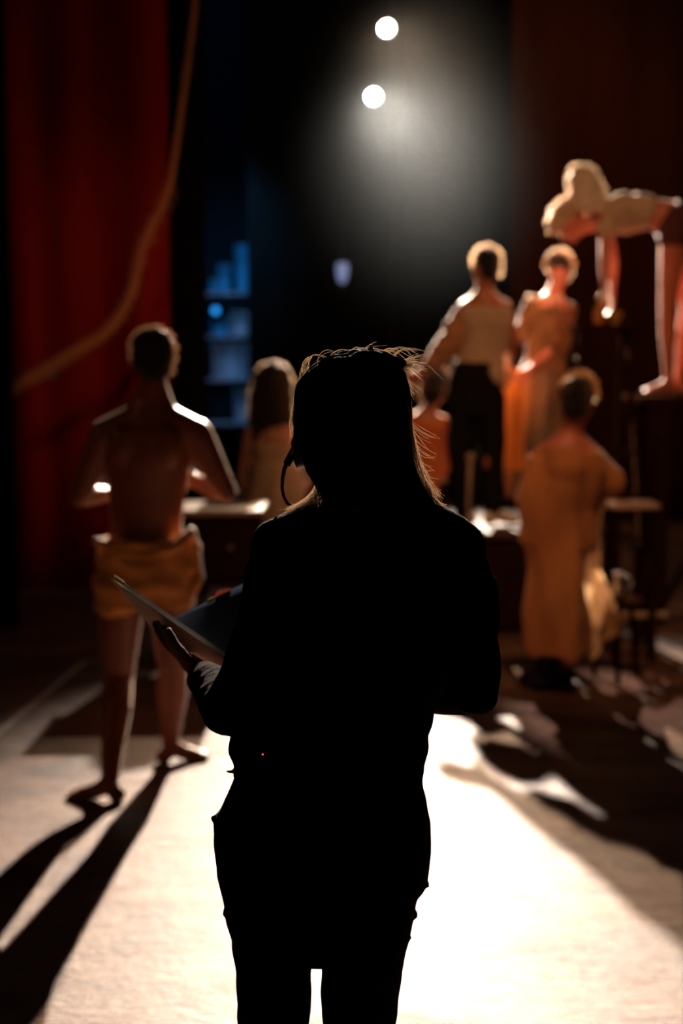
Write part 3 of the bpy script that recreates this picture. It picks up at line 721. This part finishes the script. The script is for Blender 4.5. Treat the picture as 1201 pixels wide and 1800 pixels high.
mb.build('blouse', 'brown_cloth', p4, vox=.009, smooth=3, fold=(.02, (16, 16, 10)))
mb = MB(); mb.loft([(q(x, y), X, Yv, PX(w, Y), d) for y, x, w, d in ((655, 950, 38, .12), (690, 948, 46, .14), (760, 946, 52, .17), (830, 946, 56, .19), (875, 946, 58, .2))], 36)
mb.build('skirt', 'grey_cloth', p4, vox=.010, smooth=3, fold=(.03, (14, 14, 2)))
mb = MB(); mb.tube([q(928, 520, -.1), q(934, 524, -.12), q(945, 524, -.12), q(965, 520, -.12), q(980, 530, -.1), q(988, 520, -.06)], .014, 8); mb.build('shoulder_highlight', 'pale_cloth', p4)  # pale roll standing in for highlights along the shoulders
# orange cloth
t = thing('orange_cloth', 'long folded orange cloth hanging from the hands of the brown-bloused performer', 'cloth', q(893, 665, -.2))
mb = MB(); mb.loft([(q(x, y, -.2), X, Yv, PX(w, Y - .2), d) for y, x, w, d in ((648, 905, 12, .02), (668, 900, 20, .035), (700, 895, 24, .045), (760, 892, 26, .05), (815, 894, 27, .05), (826, 895, 26, .045))], 36)
mb.build('hanging_fold', 'orange_cloth', t, vox=.008, smooth=2, fold=(.014, (22, 22, 3)))

# ------------------------------------------------------------------ BENDING PERSON on the scaffold
Y = 9.0; q = F(Y); xx = lambda px: P(px, 635, Y).x
p3 = thing('person', 'person in a tall white wig bent far forward on the scaffold deck, bare legs', 'person', V((xx(1185), Y + .1, dz)))
J = dict(head=q(1002, 392), look=V((-.72, -.15, -.72)), hup=V((-.50, .1, .80)), neck=q(1052, 388), sl=q(1066, 398, -.13), sr=q(1066, 396, .13), el=q(1062, 455, -.22), er=q(1078, 460, .10), wl=q(1064, 508, -.26), wr=q(1076, 512, .0),
         hdl=V((-.05, 0, -1)), hdr=V((.05, 0, -1)), hnl=V((-1, 0, 0)), hnr=V((-1, 0, 0)),
         hl=q(1186, 392, -.09), hr=q(1186, 392, .09), kl=q(1172, 540, -.05), kr=q(1210, 540, .14), mid=q(1125, 372, 0),
         al=V((xx(1178), Y - .03, dz + .085)), ar=V((xx(1205), Y + .16, dz + .085)), fl=V((-1, -.1, 0)), fr=V((-1, -.1, 0)))
J['kl'] = q(1174, 545, -.05); J['al'] = V((xx(1176), Y - .02, dz + .085))
body(J, FEM, p3, 'skin_ruddy', 1.0, fem=True, vox=.009)
mb = MB(); mb.ball(q(990, 378), (.085, .10, .085)); mb.ball(q(975, 395, -.03), (.045, .07, .06)); mb.ball(q(998, 366, 0), (.08, .09, .06))
fuzz(mb.build('hair', 'hair_blond', p3, vox=.010, smooth=2, fold=(.02, (30, 30, 30))), 'wisp', 700)
mb = MB(); mb.loft([(q(x, y), X, Yv, PX(w, Y), d) for y, x, w, d in ((376, 1036, 30, .10), (360, 1034, 34, .12), (340, 1030, 30, .12), (318, 1027, 27, .11), (300, 1024, 23, .09), (291, 1020, 14, .05))], 26)
fuzz(mb.build('tall_wig', 'wig_white', p3, vox=.010, smooth=2, fold=(.022, (28, 28, 28))), 'wisp', 900)
mb = MB(); torso(mb, J, FEM, .014, t0=.3, t1=.97); 
for s in 'lr': mb.limb([J['s' + s], lerp(J['s' + s], J['e' + s], .2)], [.058, .055])
mb.build('bodice', 'cream_cloth', p3, vox=.010, smooth=3, fold=(.012, (16, 16, 16)))
mb = MB(); torso(mb, J, FEM, .020, t0=-.2, t1=.2)
for s in 'lr': mb.limb([J['h' + s], lerp(J['h' + s], J['k' + s], .18)], [.105, .095])
mb.build('briefs', 'plum_cloth', p3, vox=.010, smooth=3)

# ------------------------------------------------------------------ TAN-ROBED PERSON front right
Y = 7.0; q = F(Y); xx = lambda px: P(px, 635, Y).x
p6 = thing('person', 'person in long tan robe and boots, arms folded, gold band in dark hair', 'person', V((xx(965), Y, 0)))
J = dict(head=q(1016, 706), look=V((.45, 1, -.12)), neck=q(1004, 765), sl=q(950, 806), sr=q(1044, 800), el=q(932, 880, .06), er=q(1068, 846, .05), wl=q(975, 885, .20), wr=q(1010, 868, .20),
         hdl=V((1, .3, .1)), hdr=V((-1, .3, .1)), hnl=V((0, -1, 0)), hnr=V((0, -1, 0)),
         hl=q(955, 960), hr=q(1008, 960), kl=V((xx(958), Y, .50)), kr=V((xx(995), Y + .03, .50)), al=V((xx(955), Y, .09)), ar=V((xx(985), Y + .10, .09)), fl=V((.1, -1, 0)), fr=V((.7, -.6, 0)))
J['fl'] = V((-.2, 1, 0)); J['fr'] = V((.7, .6, 0))
body(J, FEM, p6, 'skin_ruddy', 1.0, fem=True, vox=.009)
hairpiece(J, p6, 'hair_black', 1.02, fold=.006)
mb = MB(); L_ = J['look'].normalized(); U_ = (UP - L_ * UP.dot(L_)).normalized(); R_ = L_.cross(U_)
mb.tube([J['head'] + U_ * (.128 * math.cos(a) + .01) + R_ * (.100 * math.sin(a)) - L_ * .0 for a in [(-1.5 + 3. * i / 24) for i in range(25)]], .013, 8)
for i in range(7):
    a = -.9 + 1.8 * i / 6; mb.ball(J['head'] + U_ * (.140 * math.cos(a) + .01) + R_ * (.11 * math.sin(a)), .014, seg=8, rg=6)
mb.build('headband', 'sheer_cloth', p6)
mb = MB(); torso(mb, J, FEM, .03, t0=0, t1=.88)
for s in 'lr':
    mb.limb([lerp(J['s' + s], J['e' + s], .12), J['e' + s], lerp(J['e' + s], J['w' + s], .7)], [.060, .072, .058])
mb.loft([(q((a + b) / 2, y), X, Yv, PX((b - a) / 2, Y), d) for y, a, b, d in ((800, 925, 1050, .11), (850, 922, 1056, .14), (900, 921, 1036, .14), (960, 919, 1036, .15), (1020, 920, 1038, .16), (1080, 922, 1040, .18), (1150, 926, 1034, .19))], 40)
mb.build('robe', 'tan_cloth', p6, vox=.010, smooth=3, fold=(.055, (9, 9, 2.6)))
mb = MB(); ls = [(960, 1028, 1046), (1000, 1030, 1056), (1040, 1028, 1074), (1080, 1024, 1090), (1108, 1020, 1097), (1122, 1018, 1066), (1156, 1012, 1046)]
for y, a, b in ls:
    for u in range(13):
        t_ = u / 12; mb.v.append(q(lerp(a, b, t_), y + 6 * math.sin(t_ * 9), .10 + .02 * math.sin(t_ * 14 + y * .01)))
for i_ in range(len(ls) - 1):
    for u in range(12): a = i_ * 13 + u; mb.f.append((a, a + 1, a + 14, a + 13))
mb.build('flared_underskirt', 'sheer_cloth', p6)
mb = MB()
for an, kn, d in (('al', 'kl', 'fl'), ('ar', 'kr', 'fr')):
    mb2 = MB(); mb2.limb([lerp(J[an], J[kn], .55), J[an]], [.062, .046]); foot(mb2, J[an], J[d], 1.0, r=.014); mb2.build('boot', 'leather', p6, vox=.008, smooth=2)
t = thing('white_cloth', 'narrow white cloth hanging beside the waist of the tan-robed performer', 'cloth', q(1050, 880, -.05))
mb = MB(); ls = [(872, 1034, 1067), (886, 1033, 1068), (902, 1036, 1060), (930, 1038, 1056), (965, 1041, 1056), (1000, 1044, 1055)]
for y, a, b in ls:
    for u in range(9):
        t_ = u / 8; mb.v.append(q(lerp(a, b, t_), y, .02 + .012 * math.sin(t_ * 12 + y * .02)))
for i_ in range(len(ls) - 1):
    for u in range(8): a = i_ * 9 + u; mb.f.append((a, a + 1, a + 10, a + 9))
mb.build('folded_length', 'sheer_cloth', t)

# ------------------------------------------------------------------ FOREGROUND WOMAN
Y = 2.08; q = F(Y); s_ = lambda n: PX(n, Y)
fg = thing('person', 'person in black long-sleeved top and trousers from behind, headset on, holding a script', 'person', V((q(580, 1).x, Y, 0)))
mb = MB()
HD = q(622, 762, .0); LK = V((-.10, 1, -.22))
at = head(mb, HD, LK, UP, .95)
NK = q(645, 905, -.01)
mb.limb([HD + V((.0, -.02, -.06)), NK], [.055, .060])
# torso under clothes
rowsT = [(885, 560, 730, .055), (915, 500, 800, .07), (960, 478, 830, .085), (1050, 465, 820, .10), (1200, 450, 780, .095), (1320, 425, 735, .09), (1450, 395, 735, .11), (1560, 405, 725, .11), (1640, 430, 700, .09)]
mb.loft([(q((a + b) / 2, y), X, Yv, s_((b - a) / 2), d) for y, a, b, d in rowsT], 36)
SL, EL, WL = q(498, 972), q(402, 1248, .04), P(350, 1192, 2.33)
SR, ER, WR = q(796, 972), q(826, 1206, .04), P(712, 1200, 2.34)
for sh, el, wr in ((SL, EL, WL), (SR, ER, WR)):
    mb.limb([sh, lerp(sh, el, .5), el, lerp(el, wr, .4), wr], [.034, .031, .025, .026, .020])
hdL = P(276, 1122, 2.42) - WL
hand(mb, WL + V((.006, 0, .006)), hdL, V((.68, 0, .73)), -1, .10, .84)
hand(mb, WR, V((-.8, .5, .25)), V((-.1, 0, 1)), 1, .3, .95)
legs = [((470, 1560), (478, 1800), (484, 2040), (487, 2480)), ((650, 1560), (632, 1800), (628, 2040), (632, 2480))]
for L in legs:
    pts = [q(*L[0]), q(*L[1]), q(*L[2]), q(*L[3])]
    pts[3].z = .085
    mb.limb(pts, [.05, .042, .034, .028]); foot(mb, pts[3], V((-.05, 1, 0)), .95)
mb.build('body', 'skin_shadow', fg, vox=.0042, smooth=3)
eyes(fg, at)

def prof(mb, rows, dep, yo=0., seg=44):
    mb.loft([(q((a + b) / 2, y, yo), X, Yv, s_((b - a) / 2), d) for (y, a, b), d in zip(rows, dep)], seg)
mb = MB()
R = [(880, 560, 742), (886, 535, 768), (896, 512, 792), (906, 488, 815), (920, 472, 832), (950, 462, 842), (1000, 458, 842), (1100, 452, 830), (1180, 432, 798), (1250, 409, 767), (1290, 402, 759), (1316, 398, 758), (1340, 409, 752), (1362, 405, 749), (1366, 412, 744)]
prof(mb, R, [.062, .07, .078, .084, .09, .098, .105, .115, .112, .11, .11, .112, .112, .114, .11])
mb.ball(q(495, 962), s_(56)); mb.ball(q(800, 966), s_(56)); mb.ball(q(530, 940), s_(45)); mb.ball(q(770, 940), s_(45))
mb.limb([q(492, 970), q(474, 1050, .01), q(452, 1140, .02), q(406, 1244, .04)], [s_(50), s_(51), s_(52), s_(50)])
mb.limb([q(402, 1246, .04), P(384, 1215, 2.24), P(362, 1196, 2.31)], [s_(50), .040, .033])
mb.limb([q(800, 972), q(829, 1040, .0), q(832, 1110, .01), q(834, 1160, .02), q(834, 1210, .03)], [s_(50), s_(49), s_(48), s_(48), s_(47)])
mb.limb([q(834, 1212, .03), P(770, 1212, 2.24), P(715, 1202, 2.33)], [s_(47), .040, .032])
mb.limb([q(400, 1357, .0), q(407, 1357, .01)], [s_(5.5), s_(6)])
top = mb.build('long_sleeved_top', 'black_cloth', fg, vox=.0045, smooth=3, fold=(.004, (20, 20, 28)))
mb = MB()
R = [(1335, 412, 750), (1365, 408, 748), (1385, 400, 750), (1415, 386, 756), (1434, 371, 760), (1445, 368, 763), (1475, 370, 764), (1500, 373, 764), (1535, 376, 760), (1556, 383, 757), (1572, 386, 744), (1600, 389, 735), (1640, 399, 723), (1655, 404, 720), (1662, 406, 718)]
prof(mb, R, [.105, .11, .115, .12, .122, .123, .125, .125, .122, .118, .115, .11, .10, .095, .085])
LL = [(1580, 392, 557), (1655, 405, 556), (1700, 412, 550), (1800, 415, 547), (2000, 420, 545), (2250, 430, 545), (2440, 436, 540)]
LR = [(1580, 557, 738), (1655, 558, 720), (1700, 562, 711), (1800, 564, 697), (2000, 566, 692), (2250, 575, 690), (2440, 580, 685)]
dp = [.10, .095, .09, .08, .068, .062, .062]
prof(mb, LL, dp); prof(mb, LR, dp)
for x, y, r in ((396, 1604, 7), (731, 1608, 6), (717, 1648, 6), (752, 1556, 6), (374, 1438, 8)): mb.ball(q(x, y), s_(r))
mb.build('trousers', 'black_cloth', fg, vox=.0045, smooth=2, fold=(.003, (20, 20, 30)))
for L in legs:
    a = q(*L[3]); a.z = .085; mb = MB(); foot(mb, a, V((-.05, 1, 0)), .95, r=.012); mb.build('shoe', 'leather', fg, vox=.007, smooth=2)
# hair
mb = MB()
HR = [(614, 626, 656), (620, 600, 684), (632, 566, 702), (652, 541, 709), (675, 522, 716), (700, 516, 720), (740, 519, 722), (775, 528, 724), (800, 534, 725), (830, 541, 730), (850, 552, 740), (868, 566, 752), (884, 575, 764), (893, 590, 762)]
HDp = [.02, .05, .075, .095, .106, .108, .108, .100, .095, .085, .078, .072, .068, .06]
for (y, a, b), d in ((HR[i], HDp[i]) for i in range(0)): pass
mb.loft([(q((a + b) / 2, y, -.015 + max(0, (y - 760)) * -.00025), X, Yv, s_((b - a) / 2), d) for (y, a, b), d in zip(HR, HDp)], 44)
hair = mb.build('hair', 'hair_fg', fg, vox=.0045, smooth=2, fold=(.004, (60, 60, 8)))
mb = MB(); mb.ball(q(684, 640, -.02), (s_(31), .03, s_(14))); mb.ball(q(660, 645, -.02), (s_(18), .03, s_(14)))
mb.build('hair_knot', 'hair_fg', hair, vox=.0035, smooth=1, fold=(.006, (90, 90, 90)))
def strands(items, m, name, r=.00034):
    mb = MB()
    for pts in items:
        n = 9; P3 = []
        for i in range(n + 1):
            t = i / n
            if len(pts) == 3: p = pts[0] * (1 - t) ** 2 + pts[1] * 2 * t * (1 - t) + pts[2] * t * t
            else: p = pts[0] * (1 - t) ** 3 + pts[1] * 3 * t * (1 - t) ** 2 + pts[2] * 3 * t * t * (1 - t) + pts[3] * t ** 3
            P3.append(p)
        rr = r * random.uniform(.6, 1.25)
        mb.ribbon(P3, [rr * (1.05 - .7 * i / n) for i in range(n + 1)])
    return mb.build(name, m, hair)
rg = random.gauss; ru = random.uniform
S = []
def W(x, y, dy=0): return P(x, y, Y + dy)
for i in range(170):     # crown strands running from the left temple up over to the clip
    t = ru(0, 1); x0 = lerp(520, 600, t) + rg(0, 5); y0 = lerp(690, 632, t) + rg(0, 5)
    S.append([W(x0 + 14, y0 + 16, ru(.0, .08)), W(lerp(x0, 645, .22) - 2, y0 - ru(6, 24) * (1.1 - t * .7), ru(0, .08)), W(lerp(x0, 645, .6), 638 - 18 * t + rg(0, 5), ru(-.02, .05)), W(648 + rg(0, 4), 640 + rg(0, 5), -.02)])
for i in range(9):      # loose flyaways above
    x0 = ru(530, 640); S.append([W(x0, 650 - (x0 - 530) * .2, ru(-.02, .06)), W(x0 + ru(-8, 10), 634 - ru(0, 20), 0), W(x0 + ru(10, 30), 612 - ru(-6, 14), 0), W(x0 + ru(30, 60), 626 + rg(0, 5), 0)])
for i in range(26):
    x0 = ru(600, 690); S.append([W(x0, 634, ru(-.02, .05)), W(x0 + ru(5, 20), 610 - ru(-6, 8)), W(x0 + ru(25, 45), 608 + rg(0, 6)), W(x0 + ru(35, 75), 622 + rg(0, 8))])
for i in range(170):     # fluffy left side
    y0 = ru(645, 735); x0 = lerp(536, 516, (y0 - 645) / 90) + rg(2, 3)
    S.append([W(x0 + 6, y0 - 18, ru(-.04, .10)), W(x0 - ru(2, 13), y0 - 2, ru(-.03, .08)), W(x0 - ru(0, 9), y0 + ru(8, 25), .03), W(x0 + ru(-8, 6), y0 + ru(22, 42), .03)])
for i in range(90):      # knot tuft to the right
    a = ru(-.45, .75); l = ru(20, 52)
    S.append([W(702 + rg(0, 3), 642 + rg(0, 6), -.02), W(702 + l * .5 * math.cos(a), 640 + l * .5 * math.sin(a) - 6, rg(-.02, .012)), W(702 + l * math.cos(a), 640 + l * math.sin(a) + rg(0, 4), rg(-.02, .02))])
for i in range(46):      # under the tuft
    S.append([W(690 + rg(0, 4), 652, 0), W(712 + rg(0, 4), 662 + rg(0, 4), 0), W(720 + rg(0, 8), 690 + rg(0, 8), 0)])
for i in range(150):     # right side long strands falling and kicking outwards
    y0 = ru(700, 800); x0 = 716 + ru(-4, 8); k_ = ru(0, 1) ** 1.6
    S.append([W(x0, y0, ru(-.06, .06)), W(722 + 4 * k_, y0 + 55, ru(-.05, .05)), W(733 + 12 * k_, 840 + rg(0, 8), ru(-.05, .04)), W(750 + 26 * k_ + rg(0, 3), ru(862, 890), ru(-.06, .02))])
for i in range(24):
    y0 = ru(735, 838); k_ = ru(.2, 1); S.append([W(721 + ru(0, 5), y0, ru(-.05, .05)), W(727 + 4 * k_, y0 + ru(10, 18)), W(738 + 14 * k_, y0 + ru(18, 34)), W(742 + 34 * k_, y0 + ru(20, 44))])
S.append([W(752, 642), W(765, 652), W(782, 671)])
for i in range(190):     # lower left ends lying on the shoulder
    t = ru(0, 1); x0 = 560 + ru(0, 30); y0 = ru(825, 868)
    S.append([W(x0, y0, ru(-.06, .03)), W(x0 - 4, y0 + 22, ru(-.06, .02)), W(555 - 20 * t, 880 + rg(0, 4), ru(-.05, .03)), W(548 - 50 * t + rg(0, 4), 886 + 14 * t + rg(0, 3), ru(-.03, .03))])
for i in range(90):      # lower right ends
    S.append([W(748 + ru(-18, 8), 845, ru(-.06, .03)), W(756, 868, ru(-.05, .02)), W(765 + rg(0, 4), 882, 0), W(778 + rg(0, 5), 892 + rg(0, 3), 0)])
strands(S, 'strand', 'flyaway_strands')
S = []
for i in range(260):     # back of the head, hanging
    u = ru(-1, 1); x0 = 622 + u * 92; d = -.015 - .108 * math.sqrt(max(0, 1 - u * u))
    xe = 660 + u * 100
    S.append([W(x0, ru(660, 740), d), W(x0 + u * 4, 790, d - .004), W(lerp(x0, xe, .6), 845, -.02 - .085 * math.sqrt(max(0, 1 - u * u)) - .004), W(xe, ru(872, 896), -.03 - .068 * math.sqrt(max(0, 1 - u * u)) - .004)])
strands(S, 'strand_dark', 'back_strands', .0006)
# claw clip
cc = q(653, 630, -.03)
cl = thing('hair_clip', 'small upright black claw clip in the hair knot at the crown', 'hair clip', cc)
mb = MB()
for dx, h in ((-7, 24), (0, 28), (7, 22)):
    a = q(653 + dx, 640, -.035); mb.limb([a, q(653 + dx * .9, 640 - h * .7, -.03), q(653 + dx * .55, 640 - h * 1.15, -.02)], [.0048, .0042, .0022], 8)
mb.build('claw', 'plastic_black', cl)
mb = MB(); mb.limb([q(640, 641, -.035), q(668, 641, -.035)], [.006, .006]); mb.build('hinge', 'plastic_black', cl)
# headset
hs = thing('headset', 'black single-ear headset with boom microphone on the left side of the head', 'headset', q(528, 775))
mb = MB(); pts = []
for i in range(25):
    a = lerp(-1.62, 1.5, i / 24); pts.append(q(619 + 99 * math.sin(a), 740 - 118 * math.cos(a), .035))
mb.tube(pts, .0042, 8); mb.build('headband', 'plastic_black', hs)
mb = MB(); mb.loft([(q(x, 775, .03), Yv, UP, a, b_) for x, a, b_ in ((540, .028, .034), (528, .034, .040), (521, .034, .040), (517, .026, .032))], 24); mb.build('ear_cup', 'plastic_black', hs)
mb = MB(); mb.loft([(q(x, 772, .03), Yv, UP, a, b_) for x, a, b_ in ((545, .030, .036), (540, .036, .042), (535, .034, .040))], 24); mb.build('ear_cushion', 'foam', hs)
mb = MB(); mb.beam(q(526, 776, .05), q(507, 812, .09), 0.017, .013, V((0, 1, 0)), .002); mb.limb([q(524, 774, .05), q(521, 780, .055)], [.009, .008]); mb.build('boom_joint', 'plastic_black', hs)
mb = MB(); mb.tube([q(510, 806, .08), q(501, 822, .10), q(497, 840, .115), q(496, 858, .125), q(499, 873, .13), q(505, 884, .13), q(511, 891, .13)], [.0042, .0036, .003, .0026, .0024, .0024, .0024], 8); mb.build('boom_arm', 'plastic_black', hs)
mb = MB(); mb.limb([q(511, 890, .13), q(517, 895, .125)], [.005, .006]); mb.build('microphone', 'foam', hs)
mb = MB(); mb.tube([q(531, 700, -.012), q(532, 720, -.020), q(534, 738, -.026)], .0009, 6); mb.build('wire_spring', 'steel', hs)
# beltpack
bpk = thing('intercom_beltpack', 'black intercom beltpack clipped at the back of the waistband, tiny red light lit', 'beltpack', q(475, 1345, -.13))
mb = MB(); mb.box(q(475, 1350, -.130), (.075, .026, .10), bev=.006); mb.build('case', 'pack', bpk)
mb = MB(); mb.ball(q(462, 1326, -.143), .0011, seg=10, rg=6); mb.build('led', 'led', bpk)
mb = MB(); mb.box(q(475, 1345, -.115), (.03, .006, .07), bev=.002); mb.build('belt_clip', 'metal_black', bpk)
for dx in (-12, 10):
    mb = MB(); c = q(475 + dx, 1304, -.13); mb.tube([c, c - UP * .012], .008, 12); mb.build('control_knob', 'pack', bpk)

# script: V-open notebook lying in the left palm
A_ = P(195, 1018, 2.50); B_ = P(270, 1106, 2.46); S_ = P(400, 1161, 2.36); N_ = P(424, 1200, 2.34)
sc_ = thing('script_book', 'open pale-covered script book with pages coloured a shaded dark blue held in the left hand', 'book', B_)
def slab(mb, a, b, c, d, th, nu=8, nv=6, bow=0.):
    n = (b - a).cross(d - a).normalized(); top_ = []; bot = []
    for i in range(nu + 1):
        for j in range(nv + 1):
            u, v = i / nu, j / nv
            p = a * (1 - u) * (1 - v) + b * u * (1 - v) + c * u * v + d * (1 - u) * v + n * bow * math.sin(PI * u) * math.sin(PI * v * .5 + .3)
            top_.append(p + n * th / 2); bot.append(p - n * th / 2)
    o = len(mb.v); mb.v += top_ + bot; k = (nu + 1) * (nv + 1); w = nv + 1
    for i in range(nu):
        for j in range(nv):
            q0 = i * w + j; mb.f.append((o + q0, o + q0 + 1, o + q0 + w + 1, o + q0 + w)); mb.f.append((o + k + q0 + w, o + k + q0 + w + 1, o + k + q0 + 1, o + k + q0))
    edge = [j for j in range(nv)] + [i * w + nv for i in range(nu)] + [nu * w + j for j in range(nv, 0, -1)] + [i * w for i in range(nu, 0, -1)]
    for i, e in enumerate(edge):
        f = edge[(i + 1) % len(edge)]; mb.f.append((o + e, o + k + e, o + k + f, o + f))
mb = MB(); slab(mb, A_, B_, N_, S_, .0025); mb.build('cover', 'cover', sc_, shade=False)
nn = (B_ - A_).cross(S_ - A_).normalized()
if nn.dot(A_ - V((0, 0, HC))) < 0: nn = -nn
off = nn * .006 + UP * .001
mb = MB(); up_ = (A_ - B_).normalized() * .0045; slab(mb, lerp(A_, S_, .03) + off + up_, lerp(B_, N_, .02) + off, lerp(B_, N_, .98) + off, S_ + off + up_, .006); mb.build('page_block', 'paper', sc_, shade=False)
T0 = P(300, 1092, 2.60); T1 = P(470, 1008, 2.64)
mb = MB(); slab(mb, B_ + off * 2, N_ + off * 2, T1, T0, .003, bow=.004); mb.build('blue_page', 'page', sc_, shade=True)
def tab(a, b, up, m):
    mb = MB(); slab(mb, a, b, b + up, a + up, .0008, 1, 1); mb.build('page_tab', m, sc_, shade=False)
tu = (A_ - B_).normalized() * .012
tab(P(202, 1023, 2.498), P(219, 1035, 2.49), UP * .012 + V((-.0, 0, 0)), 'tab_yellow')
tab(P(225, 1039, 2.488), P(236, 1047, 2.484), UP * .006, 'tab_pink')
tab(P(366, 1060, 2.618), P(376, 1055, 2.62), UP * .007, 'tab_yellow')
for x in (372, 380, 388, 396): tab(P(x, 1060 - (x - 366) * .5, 2.622), P(x + 10, 1055 - (x - 366) * .5, 2.622), UP * (.007 + .003 * (x % 3)), 'tab_red')

# ------------------------------------------------------------------ lights
area('warm_stage_wash', (1.0, 4.2, 5.8), (1.6, 8.2, 1.25), 380, (1, .44, .18), .25, 44, .7)
area('warm_stage_wash', (-1.2, 3.2, 5.5), (-1.75, 9.9, 1.95), 150, (1, .38, .24), .3, 21, 1.)
area('added_curtain_fill', (2.4, 11.5, 6.8), (1.9, 14.5, 3.2), 150, (1, .45, .22), .3, 60, 1.)  # unseen lamp added to brighten the brown curtain
area('added_overhead_fill', (.8, 12.0, 8.3), (.8, 12.0, 0), 28, (1, .72, .5), 5)  # unseen broad light added to lift the dark background
area('added_floor_patch_light', (.40, 15.2, 8.0), (1.48, 6.5, 0), 4200, (1, .62, .46), .04, 7.5, .5)  # unseen lamp added to lay lit patches on the floor at right
area('warm_side_wash', (-3.8, 4.2, 3.2), (-.9, 5.6, .7), 11, (1, .40, .15), .3, 40, .8)

# ------------------------------------------------------------------ haze
hz_ = MB(); hz_.box(V((.9, 12.8, 3.7)), (4.4, 3.0, 7.38)); ho = hz_.build('haze', 'wall', shade=False)
hm = bpy.data.materials.new('theatre_haze'); hm.use_nodes = True; nt = hm.node_tree; nt.nodes.clear()
out = nt.nodes.new('ShaderNodeOutputMaterial'); vs = nt.nodes.new('ShaderNodeVolumeScatter')
vs.inputs['Color'].default_value = (.80, .92, 1, 1); vs.inputs['Anisotropy'].default_value = .35
tc = nt.nodes.new('ShaderNodeTexCoord'); L = nt.links.new
def blob(cx, cz, rx, rz, tilt, amp):      # haze density shaped as the beam's glow, long axis tilted in the XZ plane
    sb = nt.nodes.new('ShaderNodeVectorMath'); sb.operation = 'SUBTRACT'; sb.inputs[1].default_value = (cx, 12.8, cz); L(tc.outputs['Object'], sb.inputs[0])
    vr = nt.nodes.new('ShaderNodeVectorRotate'); vr.rotation_type = 'Y_AXIS'; vr.inputs['Angle'].default_value = tilt; L(sb.outputs[0], vr.inputs['Vector'])
    ml = nt.nodes.new('ShaderNodeVectorMath'); ml.operation = 'MULTIPLY'; ml.inputs[1].default_value = (1 / rx, .35, 1 / rz); L(vr.outputs[0], ml.inputs[0])
    dt = nt.nodes.new('ShaderNodeVectorMath'); dt.operation = 'DOT_PRODUCT'; L(ml.outputs[0], dt.inputs[0]); L(ml.outputs[0], dt.inputs[1])
    ng = nt.nodes.new('ShaderNodeMath'); ng.operation = 'MULTIPLY'; ng.inputs[1].default_value = -1; L(dt.outputs['Value'], ng.inputs[0])
    ex_ = nt.nodes.new('ShaderNodeMath'); ex_.operation = 'EXPONENT'; L(ng.outputs[0], ex_.inputs[0])
    am = nt.nodes.new('ShaderNodeMath'); am.operation = 'MULTIPLY'; am.inputs[1].default_value = amp; L(ex_.outputs[0], am.inputs[0]); return am
b1 = blob(.72, 4.10, .58, 1.35, math.radians(24), .0014); b2 = blob(1.0, 2.7, .8, 1.6, 0, .0027)
sm = nt.nodes.new('ShaderNodeMath'); sm.operation = 'ADD'; L(b1.outputs[0], sm.inputs[0]); L(b2.outputs[0], sm.inputs[1])
sm2 = nt.nodes.new('ShaderNodeMath'); sm2.operation = 'ADD'; sm2.inputs[1].default_value = .0004; L(sm.outputs[0], sm2.inputs[0]); L(sm2.outputs[0], vs.inputs['Density'])
nt.links.new(vs.outputs[0], out.inputs['Volume'])
ho.data.materials.clear(); ho.data.materials.append(hm)
tag(ho, 'thin grey haze lit by the beams of the two stage lights', 'haze', kind='stuff')

# ------------------------------------------------------------------ camera, world
w = bpy.data.worlds.new('w'); bpy.context.scene.world = w; w.use_nodes = True
w.node_tree.nodes['Background'].inputs[0].default_value = (0, 0, 0, 1)
cam = bpy.data.cameras.new('camera'); co = bpy.data.objects.new('camera', cam); C.objects.link(co)
co.location = (0, 0, HC); co.rotation_euler = (PI / 2 - PITCH, 0, 0)
cam.sensor_fit = 'VERTICAL'; cam.sensor_height = 36; cam.sensor_width = 24; cam.lens = 50; cam.clip_start = .05
cam.dof.use_dof = True; cam.dof.focus_distance = 2.08; cam.dof.aperture_fstop = 2.5
bpy.context.scene.camera = co
sn = bpy.context.scene
sn.view_settings.view_transform = 'Standard'
sn.cycles.use_denoising = True
sn.cycles.max_bounces = 6; sn.cycles.volume_bounces = 0
sn.cycles.sample_clamp_indirect = 4
